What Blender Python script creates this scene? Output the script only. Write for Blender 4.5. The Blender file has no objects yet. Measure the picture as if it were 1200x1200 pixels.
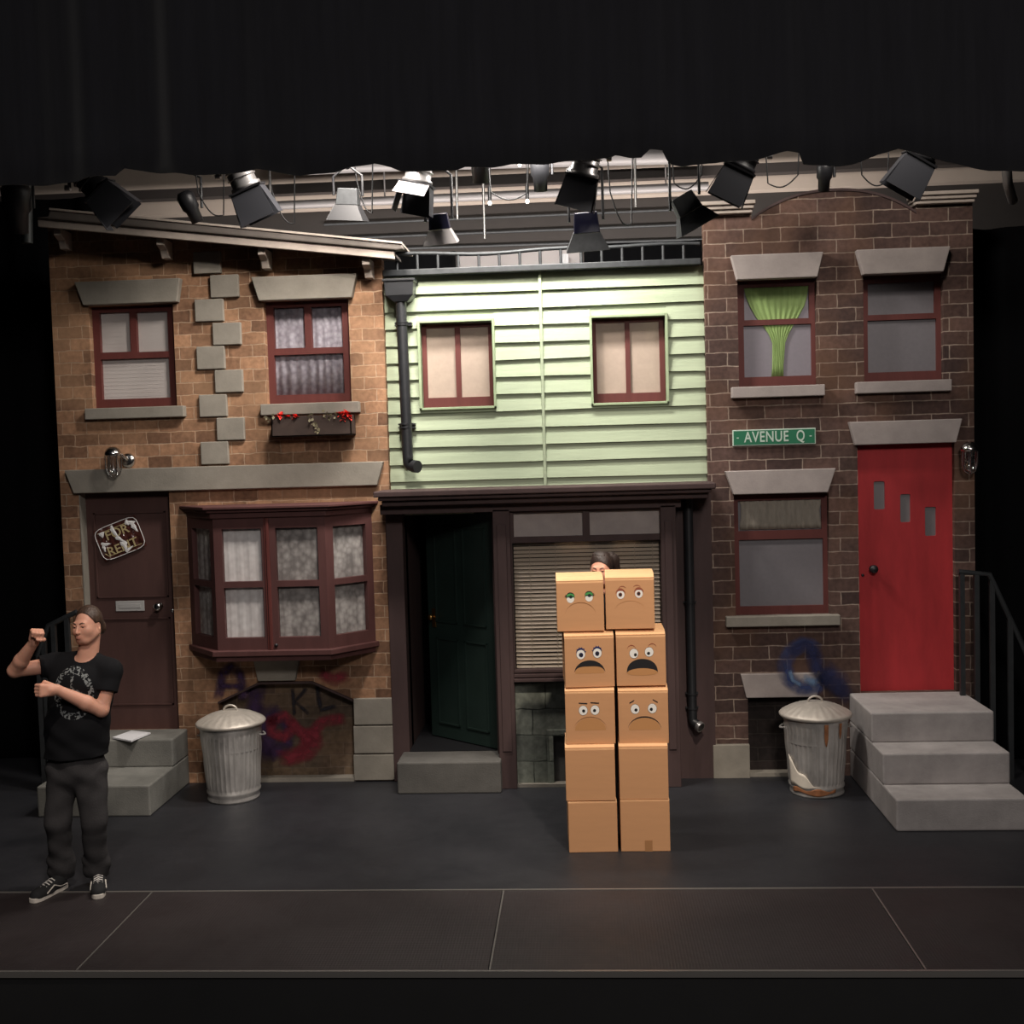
import bpy, bmesh, math, random
import numpy as np
from mathutils import Vector, Matrix, Euler
random.seed(7)
SC = bpy.context.scene
COL = SC.collection
PI = math.pi

# ------------------------------------------------------------------ camera
H = 2.65                      # eye height above the stage floor
F, YAW, PITCH, ROLL = 1342.5, -.0615, -.0522, -.02868
_cy, _sy, _cp, _sp = math.cos(YAW), math.sin(YAW), math.cos(PITCH), math.sin(PITCH)
_f = Vector((_sy*_cp, _cy*_cp, _sp)); _r = Vector((_cy, -_sy, 0)); _u = _r.cross(_f)
CR = math.cos(ROLL)*_r + math.sin(ROLL)*_u
CU = -math.sin(ROLL)*_r + math.cos(ROLL)*_u
CF = _f
cam = bpy.data.cameras.new('camera'); cam.sensor_width = 36; cam.lens = 36*F/1200
camo = bpy.data.objects.new('camera', cam); COL.objects.link(camo)
camo.matrix_world = Matrix(((CR.x, CU.x, -CF.x, 0), (CR.y, CU.y, -CF.y, 0), (CR.z, CU.z, -CF.z, H), (0, 0, 0, 1)))
cam.clip_end = 100
SC.camera = camo

# ------------------------------------------------------------------ world, lights, exposure
SC.view_settings.view_transform = 'Standard'; SC.view_settings.look = 'None'
SC.view_settings.gamma = 1; SC.view_settings.use_curve_mapping = False
SC.view_settings.exposure = 0.0
W = bpy.data.worlds.new('world'); SC.world = W; W.use_nodes = True
W.node_tree.nodes['Background'].inputs[0].default_value = (.55, .6, .7, 1)
W.node_tree.nodes['Background'].inputs[1].default_value = .012

def area(name, loc, target, size, power, color, sizey=None, spread=180):
    l = bpy.data.lights.new(name, 'AREA'); l.energy = power; l.color = color
    l.shape = 'RECTANGLE'; l.size = size; l.size_y = sizey or size; l.spread = math.radians(spread)
    o = bpy.data.objects.new(name, l); COL.objects.link(o); o.location = loc
    o.rotation_euler = (Vector(target)-Vector(loc)).to_track_quat('-Z', 'Y').to_euler()
    return o
WARM = (1, .915, .83)
area('work_light_centre', (-.45, 8.4, 5.02), (-.45, 9.1, 3.7), 1.1, 125, (1, .95, .88), .25)
area('work_light_left', (-1.3, 7.4, 5.3), (-1.7, 9.1, 2.6), .5, 72, WARM, .4, 125)
area('work_light_right', (1.9, 7.4, 5.4), (2.1, 9.1, 2.0), .5, 34, WARM, .4)
area('house_light', (1.6, -1.0, 6.0), (-.6, 7.6, .9), 1.2, 235, (1, .92, .86))
area('house_light_wide', (-1.5, 1.5, 7.5), (0, 8, .6), 3, 30, (.95, .96, 1))
area('back_work_light', (-.4, 11.3, 3.7), (-.4, 12.6, 6.0), 6, 170, (1, .92, .86), .3)
def spot(name, loc, target, power, deg, color, r=.12, blend=.7):
    l = bpy.data.lights.new(name, 'SPOT'); l.energy = power; l.color = color; l.spot_size = math.radians(deg); l.spot_blend = blend; l.shadow_soft_size = r
    o = bpy.data.objects.new(name, l); COL.objects.link(o); o.location = loc; o.rotation_euler = (Vector(target)-Vector(loc)).to_track_quat('-Z', 'Y').to_euler(); return o
spot('front_spot_boxes', (1.1, 3.9, 6.2), (.2, 7.5, .9), 1150, 30, (1, .88, .74))
spot('front_spot_left', (-1.6, 3.6, 5.8), (-3.1, 6.9, .9), 420, 34, (1, .88, .76))

# ------------------------------------------------------------------ geometry helpers
def ray(px, py): return (px-600)*CR - (py-600)*CU + F*CF
def at(px, py, Y):
    d = ray(px, py); t = Y/d.y; return d.x*t, H+d.z*t
def P3(px, py, Y):
    x, z = at(px, py, Y); return Vector((x, Y, z))
def fl(px, py, z=0):
    d = ray(px, py); t = (z-H)/d.z; return d.x*t, d.y*t
def rect(x0, y0, x1, y1, Y):
    """axis-aligned world rectangle (X0,X1,Z0,Z1) measured on plane Y"""
    ym, xm = (y0+y1)/2, (x0+x1)/2
    return at(x0, ym, Y)[0], at(x1, ym, Y)[0], at(xm, y1, Y)[1], at(xm, y0, Y)[1]

def rgb(r, g, b):
    f = lambda c: ((c/255+.055)/1.055)**2.4 if c/255 > .04045 else c/255/12.92
    return (f(r), f(g), f(b), 1)

class MB:
    def __init__(s): s.v = []; s.f = []; s.sm = []
    def add(s, vs, fs, smooth=False):
        n = len(s.v); s.v += [tuple(v) for v in vs]; s.f += [tuple(n+i for i in f) for f in fs]; s.sm += [smooth]*len(fs); return s
    def box(s, x0, x1, y0, y1, z0, z1, M=None):
        vs = [Vector((x, y, z)) for x in (x0, x1) for y in (y0, y1) for z in (z0, z1)]
        if M: vs = [M @ v for v in vs]
        return s.add(vs, [(0, 1, 3, 2), (4, 6, 7, 5), (0, 4, 5, 1), (2, 3, 7, 6), (0, 2, 6, 4), (1, 5, 7, 3)])
    def prism(s, pts, y0, y1):
        """polygon in XZ, extruded from y0 to y1 (convex or simple)"""
        n = len(pts)
        if sum(pts[i][0]*pts[(i+1) % n][1]-pts[(i+1) % n][0]*pts[i][1] for i in range(n)) < 0: pts = pts[::-1]
        vs = [(x, y0, z) for x, z in pts]+[(x, y1, z) for x, z in pts]
        fs = [tuple(range(n)), tuple(range(2*n-1, n-1, -1))]
        fs += [(i, n+i, n+(i+1) % n, (i+1) % n) for i in range(n)]
        return s.add(vs, fs)
    def tube(s, pts, r, seg=12, cap=True, smooth=True):
        pts = [Vector(p) for p in pts]; rr = r if isinstance(r, (list, tuple)) else [r]*len(pts)
        vs = []; up = None
        for i, p in enumerate(pts):
            t = ((pts[min(i+1, len(pts)-1)]-pts[max(i-1, 0)])).normalized()
            if up is None: up = Vector((0, 0, 1)) if abs(t.z) < .9 else Vector((0, 1, 0))
            a = t.cross(up).normalized(); b = a.cross(t).normalized(); up = b
            for k in range(seg):
                an = 2*PI*k/seg; vs.append(p+(a*math.cos(an)+b*math.sin(an))*rr[i])
        fs = [(i*seg+k, i*seg+(k+1) % seg, (i+1)*seg+(k+1) % seg, (i+1)*seg+k) for i in range(len(pts)-1) for k in range(seg)]
        s.add(vs, fs, smooth)
        if cap:
            n = len(vs); s.add(vs[:seg], [tuple(range(seg-1, -1, -1))]); s.add(vs[n-seg:], [tuple(range(seg))])
        return s
    def lathe(s, prof, c=(0, 0, 0), seg=32, M=None, fn=None):
        c = Vector(c); vs = []
        for i, (r, z) in enumerate(prof):
            for k in range(seg):
                an = 2*PI*k/seg; q = r+(fn(i, an) if fn else 0)
                v = Vector((q*math.cos(an), q*math.sin(an), z)); vs.append((M @ v if M else v)+c)
        fs = [(i*seg+k, i*seg+(k+1) % seg, (i+1)*seg+(k+1) % seg, (i+1)*seg+k) for i in range(len(prof)-1) for k in range(seg)]
        return s.add(vs, fs, True)
    def build(s, name, mat, parent=None, origin=None, bevel=0, seg=2, merge=False):
        if parent is not None: o0 = wloc(parent)
        elif origin is not None: o0 = Vector(origin)
        else: o0 = Vector((0, 0, 0))
        me = bpy.data.meshes.new(name)
        me.from_pydata([tuple(Vector(v)-o0) for v in s.v], [], s.f)
        for p, q in zip(me.polygons, s.sm): p.use_smooth = q
        me.materials.append(mat)
        bm = bmesh.new(); bm.from_mesh(me)
        if merge: bmesh.ops.remove_doubles(bm, verts=bm.verts, dist=1e-5)
        bmesh.ops.recalc_face_normals(bm, faces=bm.faces); bm.to_mesh(me); bm.free()
        ob = bpy.data.objects.new(name, me); COL.objects.link(ob)
        if parent is not None: ob.parent = parent
        else: ob.location = o0
        if bevel:
            m = ob.modifiers.new('bevel', 'BEVEL'); m.width = bevel; m.segments = seg; m.limit_method = 'ANGLE'; m.angle_limit = math.radians(40)
        return ob
def wloc(o):
    l = Vector(o.location)
    while o.parent: o = o.parent; l += o.location
    return l
def thing(name, label, cat, loc, group=None):
    o = bpy.data.objects.new(name, None); COL.objects.link(o); o.location = loc; o.empty_display_size = .1
    return tag(o, label, cat, group)
def tag(o, label, cat, group=None, kind=None):
    o['label'] = label; o['category'] = cat
    if group: o['group'] = group
    if kind: o['kind'] = kind
    return o
def struct(o): o['kind'] = 'structure'; return o
def lab(o, l): o['label'] = l; return o

def flat(name, outline, holes, y0, y1, mat, parent=None, origin=None):
    """wall slab in XZ with holes, front face at y0, back at y1"""
    cu = bpy.data.curves.new('c', 'CURVE'); cu.dimensions = '2D'; cu.fill_mode = 'BOTH'; cu.extrude = abs(y1-y0)/2
    for poly in [outline]+holes:
        sp = cu.splines.new('POLY'); sp.points.add(len(poly)-1); sp.use_cyclic_u = True
        for i, (x, z) in enumerate(poly): sp.points[i].co = (x, z, 0, 1)
    ob = bpy.data.objects.new('c', cu); COL.objects.link(ob)
    dg = bpy.context.evaluated_depsgraph_get(); me = bpy.data.meshes.new_from_object(ob.evaluated_get(dg))
    bpy.data.objects.remove(ob); bpy.data.curves.remove(cu)
    o0 = wloc(parent) if parent is not None else Vector(origin or (0, 0, 0))
    ym = (y0+y1)/2
    for v in me.vertices:
        x, z, e = v.co; v.co = Vector((x, ym+e, z))-o0
    me.materials.clear(); me.materials.append(mat); me.name = name
    bm = bmesh.new(); bm.from_mesh(me); bmesh.ops.remove_doubles(bm, verts=bm.verts, dist=1e-5)
    bmesh.ops.recalc_face_normals(bm, faces=bm.faces); bm.to_mesh(me); bm.free()
    for p in me.polygons: p.use_smooth = False
    o = bpy.data.objects.new(name, me); COL.objects.link(o)
    if parent is not None: o.parent = parent
    else: o.location = o0
    return o
def R4(r): x0, x1, z0, z1 = r; return [(x0, z0), (x1, z0), (x1, z1), (x0, z1)]
def text_mesh(name, s, size, mat, parent, M, sx=1.0, extrude=.001, spacing=1.0):
    cu = bpy.data.curves.new('t', 'FONT'); cu.body = s; cu.size = size; cu.extrude = extrude
    cu.align_x = 'CENTER'; cu.align_y = 'CENTER'; cu.space_character = spacing; cu.offset = size*.012
    ob = bpy.data.objects.new('t', cu); COL.objects.link(ob)
    dg = bpy.context.evaluated_depsgraph_get(); me = bpy.data.meshes.new_from_object(ob.evaluated_get(dg))
    bpy.data.objects.remove(ob); bpy.data.curves.remove(cu)
    o0 = wloc(parent)
    for v in me.vertices: v.co = (M @ Vector((v.co.x*sx, v.co.y, v.co.z)))-o0
    me.materials.clear(); me.materials.append(mat); me.name = name
    o = bpy.data.objects.new(name, me); COL.objects.link(o); o.parent = parent
    return o
UP = Matrix.Rotation(PI/2, 4, 'X')      # text lying in XY -> standing, facing -Y

# ------------------------------------------------------------------ materials
MATS = {}
def mat(name, col, rough=.7, metal=0, bump=0, bscale=60, var=0, vscale=4, spec=.5, trans=0, emit=0, stretch=None, col2=None, sheen=0):
    m = bpy.data.materials.new(name); m.use_nodes = True; nt = m.node_tree; b = nt.nodes['Principled BSDF']
    b.inputs['Base Color'].default_value = col; b.inputs['Roughness'].default_value = rough; b.inputs['Metallic'].default_value = metal
    b.inputs['Specular IOR Level'].default_value = spec
    if sheen: b.inputs['Sheen Weight'].default_value = sheen; b.inputs['Sheen Roughness'].default_value = .5
    if emit: b.inputs['Emission Color'].default_value = col; b.inputs['Emission Strength'].default_value = emit
    tc = nt.nodes.new('ShaderNodeTexCoord'); src = tc.outputs['Object']
    if stretch:
        mp = nt.nodes.new('ShaderNodeMapping'); mp.inputs['Scale'].default_value = stretch; nt.links.new(src, mp.inputs[0]); src = mp.outputs[0]
    if var or col2:
        n = nt.nodes.new('ShaderNodeTexNoise'); n.inputs['Scale'].default_value = vscale; n.inputs['Detail'].default_value = 6; n.inputs['Roughness'].default_value = .65
        nt.links.new(src, n.inputs[0])
        r = nt.nodes.new('ShaderNodeValToRGB'); r.color_ramp.elements[0].position = .32; r.color_ramp.elements[1].position = .68
        c2 = col2 or tuple(min(1, c*(1+var)) for c in col[:3])+(1,)
        c1 = col if col2 else tuple(c*(1-var) for c in col[:3])+(1,)
        r.color_ramp.elements[0].color = c1; r.color_ramp.elements[1].color = c2
        nt.links.new(n.outputs[0], r.inputs[0]); nt.links.new(r.outputs[0], b.inputs['Base Color'])
    if bump:
        n = nt.nodes.new('ShaderNodeTexNoise'); n.inputs['Scale'].default_value = bscale; n.inputs['Detail'].default_value = 5
        nt.links.new(src, n.inputs[0])
        bp = nt.nodes.new('ShaderNodeBump'); bp.inputs['Strength'].default_value = bump; bp.inputs['Distance'].default_value = .01
        nt.links.new(n.outputs[0], bp.inputs['Height']); nt.links.new(bp.outputs[0], b.inputs['Normal'])
    if trans: b.inputs['Transmission Weight'].default_value = trans
    MATS[name] = m
    return m
def brick(name, c1, c2, mortar, bw, rh, ms, warm=None, wob=.012, dirt=.55, smear=.4, off=.5):
    m = bpy.data.materials.new(name); m.use_nodes = True; nt = m.node_tree; N = nt.nodes.new; L = nt.links.new
    b = nt.nodes['Principled BSDF']; b.inputs['Roughness'].default_value = .85; b.inputs['Specular IOR Level'].default_value = .25
    tc = N('ShaderNodeTexCoord'); sep = N('ShaderNodeSeparateXYZ'); L(tc.outputs['Object'], sep.inputs[0])
    cmb = N('ShaderNodeCombineXYZ'); add = N('ShaderNodeMath'); add.operation = 'ADD'
    L(sep.outputs[0], add.inputs[0]); L(sep.outputs[1], add.inputs[1]); L(add.outputs[0], cmb.inputs[0]); L(sep.outputs[2], cmb.inputs[1])
    nz = N('ShaderNodeTexNoise'); nz.inputs['Scale'].default_value = 9; nz.inputs['Detail'].default_value = 3; L(tc.outputs['Object'], nz.inputs[0])
    vm = N('ShaderNodeVectorMath'); vm.operation = 'MULTIPLY_ADD'; L(nz.outputs['Color'], vm.inputs[0]); vm.inputs[1].default_value = (wob*2, wob*2, 0); L(cmb.outputs[0], vm.inputs[2])
    bt = N('ShaderNodeTexBrick'); L(vm.outputs[0], bt.inputs[0])
    bt.offset = off; bt.inputs['Scale'].default_value = 1; bt.inputs['Brick Width'].default_value = bw; bt.inputs['Row Height'].default_value = rh
    bt.inputs['Mortar Size'].default_value = ms; bt.inputs['Mortar Smooth'].default_value = .35; bt.inputs['Bias'].default_value = 0
    bt.inputs['Color1'].default_value = c1; bt.inputs['Color2'].default_value = c2
    # mortar colour breaks up with noise
    n2 = N('ShaderNodeTexNoise'); n2.inputs['Scale'].default_value = 5; n2.inputs['Detail'].default_value = 6; L(tc.outputs['Object'], n2.inputs[0])
    mr = N('ShaderNodeMix'); mr.data_type = 'RGBA'; mr.inputs[6].default_value = mortar
    mr.inputs[7].default_value = tuple(a*.5+bq*.5 for a, bq in zip(c1, mortar))
    rmp = N('ShaderNodeMapRange'); rmp.inputs[1].default_value = .4; rmp.inputs[2].default_value = .62; L(n2.outputs[0], rmp.inputs[0]); L(rmp.outputs[0], mr.inputs[0])
    L(mr.outputs[2], bt.inputs['Mortar'])
    # patchy age stains
    n3 = N('ShaderNodeTexNoise'); n3.inputs['Scale'].default_value = 1.6; n3.inputs['Detail'].default_value = 7; n3.inputs['Roughness'].default_value = .6; L(tc.outputs['Object'], n3.inputs[0])
    r3 = N('ShaderNodeMapRange'); r3.inputs[1].default_value = .35; r3.inputs[2].default_value = .7; r3.inputs[3].default_value = dirt; r3.inputs[4].default_value = 1.15; L(n3.outputs[0], r3.inputs[0])
    mu = N('ShaderNodeVectorMath'); mu.operation = 'SCALE'; L(bt.outputs['Color'], mu.inputs[0]); L(r3.outputs[0], mu.inputs['Scale'])
    last = mu.outputs[0]
    n4 = N('ShaderNodeTexNoise'); n4.inputs['Scale'].default_value = 26; n4.inputs['Detail'].default_value = 4; L(tc.outputs['Object'], n4.inputs[0])
    r4 = N('ShaderNodeMapRange'); r4.inputs[1].default_value = .3; r4.inputs[2].default_value = .7; r4.inputs[3].default_value = .75; r4.inputs[4].default_value = 1.2; L(n4.outputs[0], r4.inputs[0])
    m4 = N('ShaderNodeVectorMath'); m4.operation = 'SCALE'; L(last, m4.inputs[0]); L(r4.outputs[0], m4.inputs['Scale']); last = m4.outputs[0]
    if warm:
        n5 = N('ShaderNodeTexNoise'); n5.inputs['Scale'].default_value = 1.1; n5.inputs['Detail'].default_value = 3; L(tc.outputs['Object'], n5.inputs[0])
        r5 = N('ShaderNodeMapRange'); r5.inputs[1].default_value = .48; r5.inputs[2].default_value = .66; r5.inputs[4].default_value = smear; L(n5.outputs[0], r5.inputs[0])
        m5 = N('ShaderNodeMix'); m5.data_type = 'RGBA'; L(r5.outputs[0], m5.inputs[0]); L(last, m5.inputs[6]); m5.inputs[7].default_value = warm; last = m5.outputs[2]
    L(last, b.inputs['Base Color'])
    bp = N('ShaderNodeBump'); bp.inputs['Strength'].default_value = .5; bp.inputs['Distance'].default_value = .004; bp.invert = True
    L(bt.outputs['Fac'], bp.inputs['Height']); L(bp.outputs[0], b.inputs['Normal'])
    return m

M_brickL = brick('sandstone_brick', rgb(186, 142, 110), rgb(124, 92, 72), rgb(196, 168, 142), .20, .097, .0045, rgb(176, 140, 108), .014, .6, .45)
M_brickR = brick('dark_brick', rgb(108, 84, 76), rgb(74, 58, 55), rgb(166, 148, 134), .285, .106, .0052, rgb(132, 96, 70), .009, .62, .35)
M_brickN = brick('niche_brick', rgb(122, 102, 82), rgb(84, 72, 64), rgb(120, 104, 92), .22, .103, .005, rgb(120, 86, 60), .01, .6, .35)  # darker brick tones for the niche back
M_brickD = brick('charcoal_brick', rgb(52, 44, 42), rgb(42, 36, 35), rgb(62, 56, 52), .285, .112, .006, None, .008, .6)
M_blocks = brick('moss_stone_blocks', rgb(148, 152, 140), rgb(116, 120, 112), rgb(62, 66, 62), .30, .21, .006, rgb(104, 112, 98), .014, .6, .3, off=.35)
M_stone = mat('painted_stone', rgb(142, 136, 126), .85, bump=.12, bscale=70, var=.13, vscale=5, spec=.25)
M_stoneL = mat('pale_stone', rgb(166, 156, 152), .85, bump=.1, bscale=70, var=.12, vscale=5, spec=.25)
M_conc = mat('concrete', rgb(120, 119, 114), .9, bump=.25, bscale=90, var=.22, vscale=3.5, spec=.2)
M_concR = mat('lit_concrete', rgb(168, 162, 160), .9, bump=.22, bscale=90, var=.2, vscale=3, spec=.2)  # paler copy of the concrete, downlight on the right steps put into the colour
M_concD = mat('shaded_concrete', rgb(92, 90, 87), .9, bump=.22, bscale=90, var=.2, vscale=3, spec=.2)  # darker copy of the concrete, the centre step's lack of light put into the colour
M_redwood = mat('oxblood_wood', rgb(98, 50, 46), .6, var=.12, vscale=12, bump=.08, stretch=(1, 1, .15), spec=.35)
M_dkwood = mat('dark_umber_paint', rgb(74, 58, 57), .65, var=.14, vscale=8, bump=.06, stretch=(1, 1, .2), spec=.3)
M_baywood = mat('bay_maroon_wood', rgb(88, 56, 54), .6, var=.12, vscale=9, bump=.06, stretch=(1, 1, .2), spec=.35)
M_door1 = mat('brown_door_paint', rgb(84, 60, 56), .65, var=.14, vscale=5, bump=.05, stretch=(1, 1, .3), spec=.3)
M_cornice = mat('eave_grey_paint', rgb(178, 166, 156), .75, var=.14, vscale=6, spec=.3, bump=.1)
M_gutter = mat('eave_dark_moulding', rgb(104, 97, 92), .7, var=.15, vscale=6, spec=.3)
M_green = mat('clapboard_green_paint', rgb(172, 184, 156), .62, var=.1, vscale=3.5, bump=.15, bscale=22, stretch=(.35, 1, 5), spec=.3)
M_trimgreen = mat('green_trim', rgb(158, 174, 140), .65, var=.12, vscale=8, spec=.3)
M_cream = mat('cream_blind_film', rgb(176, 158, 144), .7, var=.05, vscale=20, spec=.3)
M_iron = mat('painted_iron', rgb(62, 64, 66), .5, metal=.3, var=.2, vscale=20)
M_pipe = mat('black_pipe', rgb(36, 37, 40), .45, var=.2, vscale=12)
M_doorG = mat('bottle_green_door', rgb(30, 44, 40), .5, var=.15, vscale=4, spec=.4)
M_brass = mat('brass', rgb(190, 150, 90), .35, metal=1)
M_chrome = mat('chrome', rgb(205, 203, 200), .2, metal=1)
M_satin = mat('satin_steel', rgb(186, 184, 182), .5)
M_steel = mat('pipe_steel', rgb(160, 158, 156), .4, metal=.7)
M_black = mat('black_metal', rgb(30, 30, 33), .45, spec=.5)
M_blackleaf = mat('black_barn_door', rgb(52, 53, 58), .5, spec=.4)
M_lampgrey = mat('lamp_aluminium', rgb(170, 168, 168), .35, metal=.8)
M_palehood = mat('pale_hood', rgb(150, 146, 146), .55, metal=.3)
M_cloth = mat('black_velour', rgb(30, 30, 34), .95, spec=.15, sheen=.25, var=.15, vscale=3, stretch=(6, 6, .4))
M_legcloth = mat('black_drape', rgb(11, 11, 13), .95, spec=.1)
M_red = mat('red_door_paint', rgb(178, 50, 54), .6, var=.2, vscale=2, bump=.04, spec=.35, stretch=(2, 1, .5))
M_slotgrey = mat('frosted_grey', rgb(120, 116, 118), .55)
M_frost = mat('frosted_pane', rgb(132, 126, 134), .45, var=.04, vscale=30, spec=.4)
M_frostd = mat('frosted_pane_dim', rgb(118, 114, 118), .45, var=.05, vscale=30, spec=.4)
M_white = mat('white_paper', rgb(225, 225, 228), .6)
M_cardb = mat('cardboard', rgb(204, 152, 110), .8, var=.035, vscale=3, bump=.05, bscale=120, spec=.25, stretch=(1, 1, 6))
M_cardt = mat('lit_cardboard_flap', rgb(226, 180, 134), .78, var=.04, vscale=4, spec=.25)  # paler than the carton: light on the box tops is in the colour
M_carddark = mat('cardboard_crease', rgb(150, 104, 62), .85)
M_cardmouth = mat('mouth_shade_print', rgb(192, 138, 88), .8)
M_ink = mat('black_ink', rgb(22, 20, 24), .6)
M_inkblue = mat('navy_ink', rgb(28, 34, 92), .6)
M_inkteal = mat('teal_ink', rgb(30, 110, 96), .6)
M_inkgreen = mat('green_lid_ink', rgb(70, 150, 80), .6)
M_inkbrown = mat('brown_lid_ink', rgb(150, 80, 55), .6)
M_eyew = mat('eye_white_sticker', rgb(240, 236, 230), .5)
M_signg = mat('sign_green', rgb(28, 112, 78), .4)
M_signw = mat('sign_white', rgb(196, 214, 200), .45)
M_galv = mat('galvanised_steel', rgb(196, 192, 188), .38, metal=.6, var=.36, vscale=5, bump=.1, bscale=30, spec=.4, stretch=(1, 1, .4))
M_galvlid = mat('galvanised_lid', rgb(192, 184, 174), .5, metal=.45, var=.2, vscale=6, spec=.4)
M_rust = mat('rust', rgb(150, 98, 64), .8, var=.3, vscale=20)
M_peel = mat('peeling_white_label', rgb(225, 215, 200), .7, var=.1, vscale=10)
M_skin = mat('skin', rgb(222, 164, 140), .5, var=.05, vscale=9, spec=.4)
M_skin.node_tree.nodes['Principled BSDF'].inputs['Subsurface Weight'].default_value = .12
M_skin.node_tree.nodes['Principled BSDF'].inputs['Subsurface Radius'].default_value = (.01, .004, .002)
M_hair = mat('brown_hair', rgb(66, 48, 38), .5, var=.45, vscale=30, stretch=(2, 2, .5), bump=.4, bscale=60)
M_hairw = mat('dark_brown_hair', rgb(48, 36, 32), .5, var=.45, vscale=30, stretch=(2, 2, .5), bump=.4, bscale=60)
M_lip = mat('lip', rgb(196, 124, 110), .45)
M_jean = mat('charcoal_denim', rgb(62, 60, 61), .9, var=.16, vscale=7, bump=.25, bscale=140, spec=.2)
M_shoe = mat('black_suede', rgb(26, 26, 28), .85)
M_sole = mat('white_rubber', rgb(214, 206, 196), .6)
M_lace = mat('shoe_lace', rgb(215, 210, 204), .7)
M_shirtw = mat('plain_dark_shirt', rgb(24, 24, 28), .9)
M_redfl = mat('red_petal', rgb(236, 62, 52), .6, var=.12, vscale=30)
M_leaf = mat('dusty_leaf', rgb(120, 112, 88), .7, var=.3, vscale=30)
M_box = mat('dark_planter', rgb(62, 48, 42), .8, var=.2, vscale=9)
M_bulb = mat('lit_bulb', (1, .93, .8, 1), .4, emit=6)
M_bluegel = mat('dark_blue_gel', rgb(26, 26, 48), .3)
M_wallup = mat('ceiling_beige_paint', rgb(186, 172, 160), .85, var=.06, vscale=2)
M_wallgrey = mat('dark_block_wall', rgb(52, 48, 46), .9, var=.1, vscale=2)
M_beam = mat('dark_steel_beam', rgb(58, 52, 50), .7)
M_whiteb = mat('white_board', rgb(190, 182, 182), .7, var=.03, vscale=2)
M_trimmetal = mat('aluminium_edge', rgb(150, 146, 142), .35, metal=.6)

def floor_mat(name, c1, c2, rough, grid=None):
    m = mat(name, c1, rough, col2=c2, vscale=1.3, bump=.06, bscale=40, spec=.45)
    nt = m.node_tree; b = nt.nodes['Principled BSDF']
    tc = nt.nodes.new('ShaderNodeTexCoord')
    n = nt.nodes.new('ShaderNodeTexNoise'); n.inputs['Scale'].default_value = 3; n.inputs['Detail'].default_value = 8; n.inputs['Roughness'].default_value = .7
    nt.links.new(tc.outputs['Object'], n.inputs[0])
    mr = nt.nodes.new('ShaderNodeMapRange'); mr.inputs[1].default_value = .3; mr.inputs[2].default_value = .7
    mr.inputs[3].default_value = rough-.08; mr.inputs[4].default_value = rough+.1
    nt.links.new(n.outputs[0], mr.inputs[0]); nt.links.new(mr.outputs[0], b.inputs['Roughness'])
    if grid:   # studded rubber: small dots
        v = nt.nodes.new('ShaderNodeTexVoronoi'); v.inputs['Scale'].default_value = grid; v.inputs['Randomness'].default_value = 0
        nt.links.new(tc.outputs['Object'], v.inputs['Vector'])
        bp = nt.nodes.new('ShaderNodeBump'); bp.inputs['Strength'].default_value = .5; bp.inputs['Distance'].default_value = .004
        nt.links.new(v.outputs['Distance'], bp.inputs['Height']); nt.links.new(bp.outputs[0], b.inputs['Normal'])
    return m
M_floor = floor_mat('stage_floor_paint', rgb(34, 35, 39), rgb(44, 44, 48), .48)
M_deck = floor_mat('studded_deck_rubber', rgb(41, 35, 36), rgb(48, 41, 42), .55, 60)
M_front = mat('stage_front_black', rgb(27, 27, 28), .8, var=.1)

def lace_mat(name, base, hi, scale=28, vert=14):
    m = mat(name, base, .7); nt = m.node_tree; N = nt.nodes.new; L = nt.links.new; b = nt.nodes['Principled BSDF']
    tc = N('ShaderNodeTexCoord'); v = N('ShaderNodeTexVoronoi'); v.inputs['Scale'].default_value = scale; L(tc.outputs['Object'], v.inputs['Vector'])
    n = N('ShaderNodeTexNoise'); n.inputs['Scale'].default_value = vert; n.inputs['Detail'].default_value = 7; n.inputs['Roughness'].default_value = .7
    mp = N('ShaderNodeMapping'); mp.inputs['Scale'].default_value = (1, 1, .35); L(tc.outputs['Object'], mp.inputs[0]); L(mp.outputs[0], n.inputs[0])
    a = N('ShaderNodeMath'); a.operation = 'MULTIPLY_ADD'; a.inputs[1].default_value = -.45; L(v.outputs['Distance'], a.inputs[0]); L(n.outputs[0], a.inputs[2])
    r = N('ShaderNodeMapRange'); r.inputs[1].default_value = .12; r.inputs[2].default_value = .55; L(a.outputs[0], r.inputs[0])
    mx = N('ShaderNodeMix'); mx.data_type = 'RGBA'; mx.inputs[6].default_value = base; mx.inputs[7].default_value = hi; L(r.outputs[0], mx.inputs[0]); L(mx.outputs[2], b.inputs['Base Color'])
    return m
M_lacec = lace_mat('lace_curtain', rgb(150, 143, 151), rgb(198, 193, 201))
M_laceb = lace_mat('floral_lace', rgb(136, 130, 126), rgb(196, 190, 184), 22, 9)
M_lacew = lace_mat('white_net', rgb(226, 220, 216), rgb(250, 246, 242), 22, 9)
M_blind = mat('pale_roller_blind', rgb(214, 206, 200), .75, var=.03)
M_netgreen = mat('lime_voile', rgb(140, 166, 100), .7, var=.12, vscale=10, stretch=(6, 1, .6))
M_netcream = mat('cream_voile', rgb(150, 142, 130), .7, var=.16, vscale=10, stretch=(4, 1, 1))
def glass_mat():
    m = bpy.data.materials.new('clear_pane'); m.use_nodes = True; nt = m.node_tree; nt.nodes.clear(); N = nt.nodes.new; L = nt.links.new
    o = N('ShaderNodeOutputMaterial'); mx = N('ShaderNodeMixShader'); t = N('ShaderNodeBsdfTransparent'); g = N('ShaderNodeBsdfGlossy'); g.inputs['Roughness'].default_value = .15
    t.inputs[0].default_value = (.98, .98, .985, 1); mx.inputs[0].default_value = .05
    L(t.outputs[0], mx.inputs[1]); L(g.outputs[0], mx.inputs[2]); L(mx.outputs[0], o.inputs[0]); return m
M_glass = glass_mat()
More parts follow.
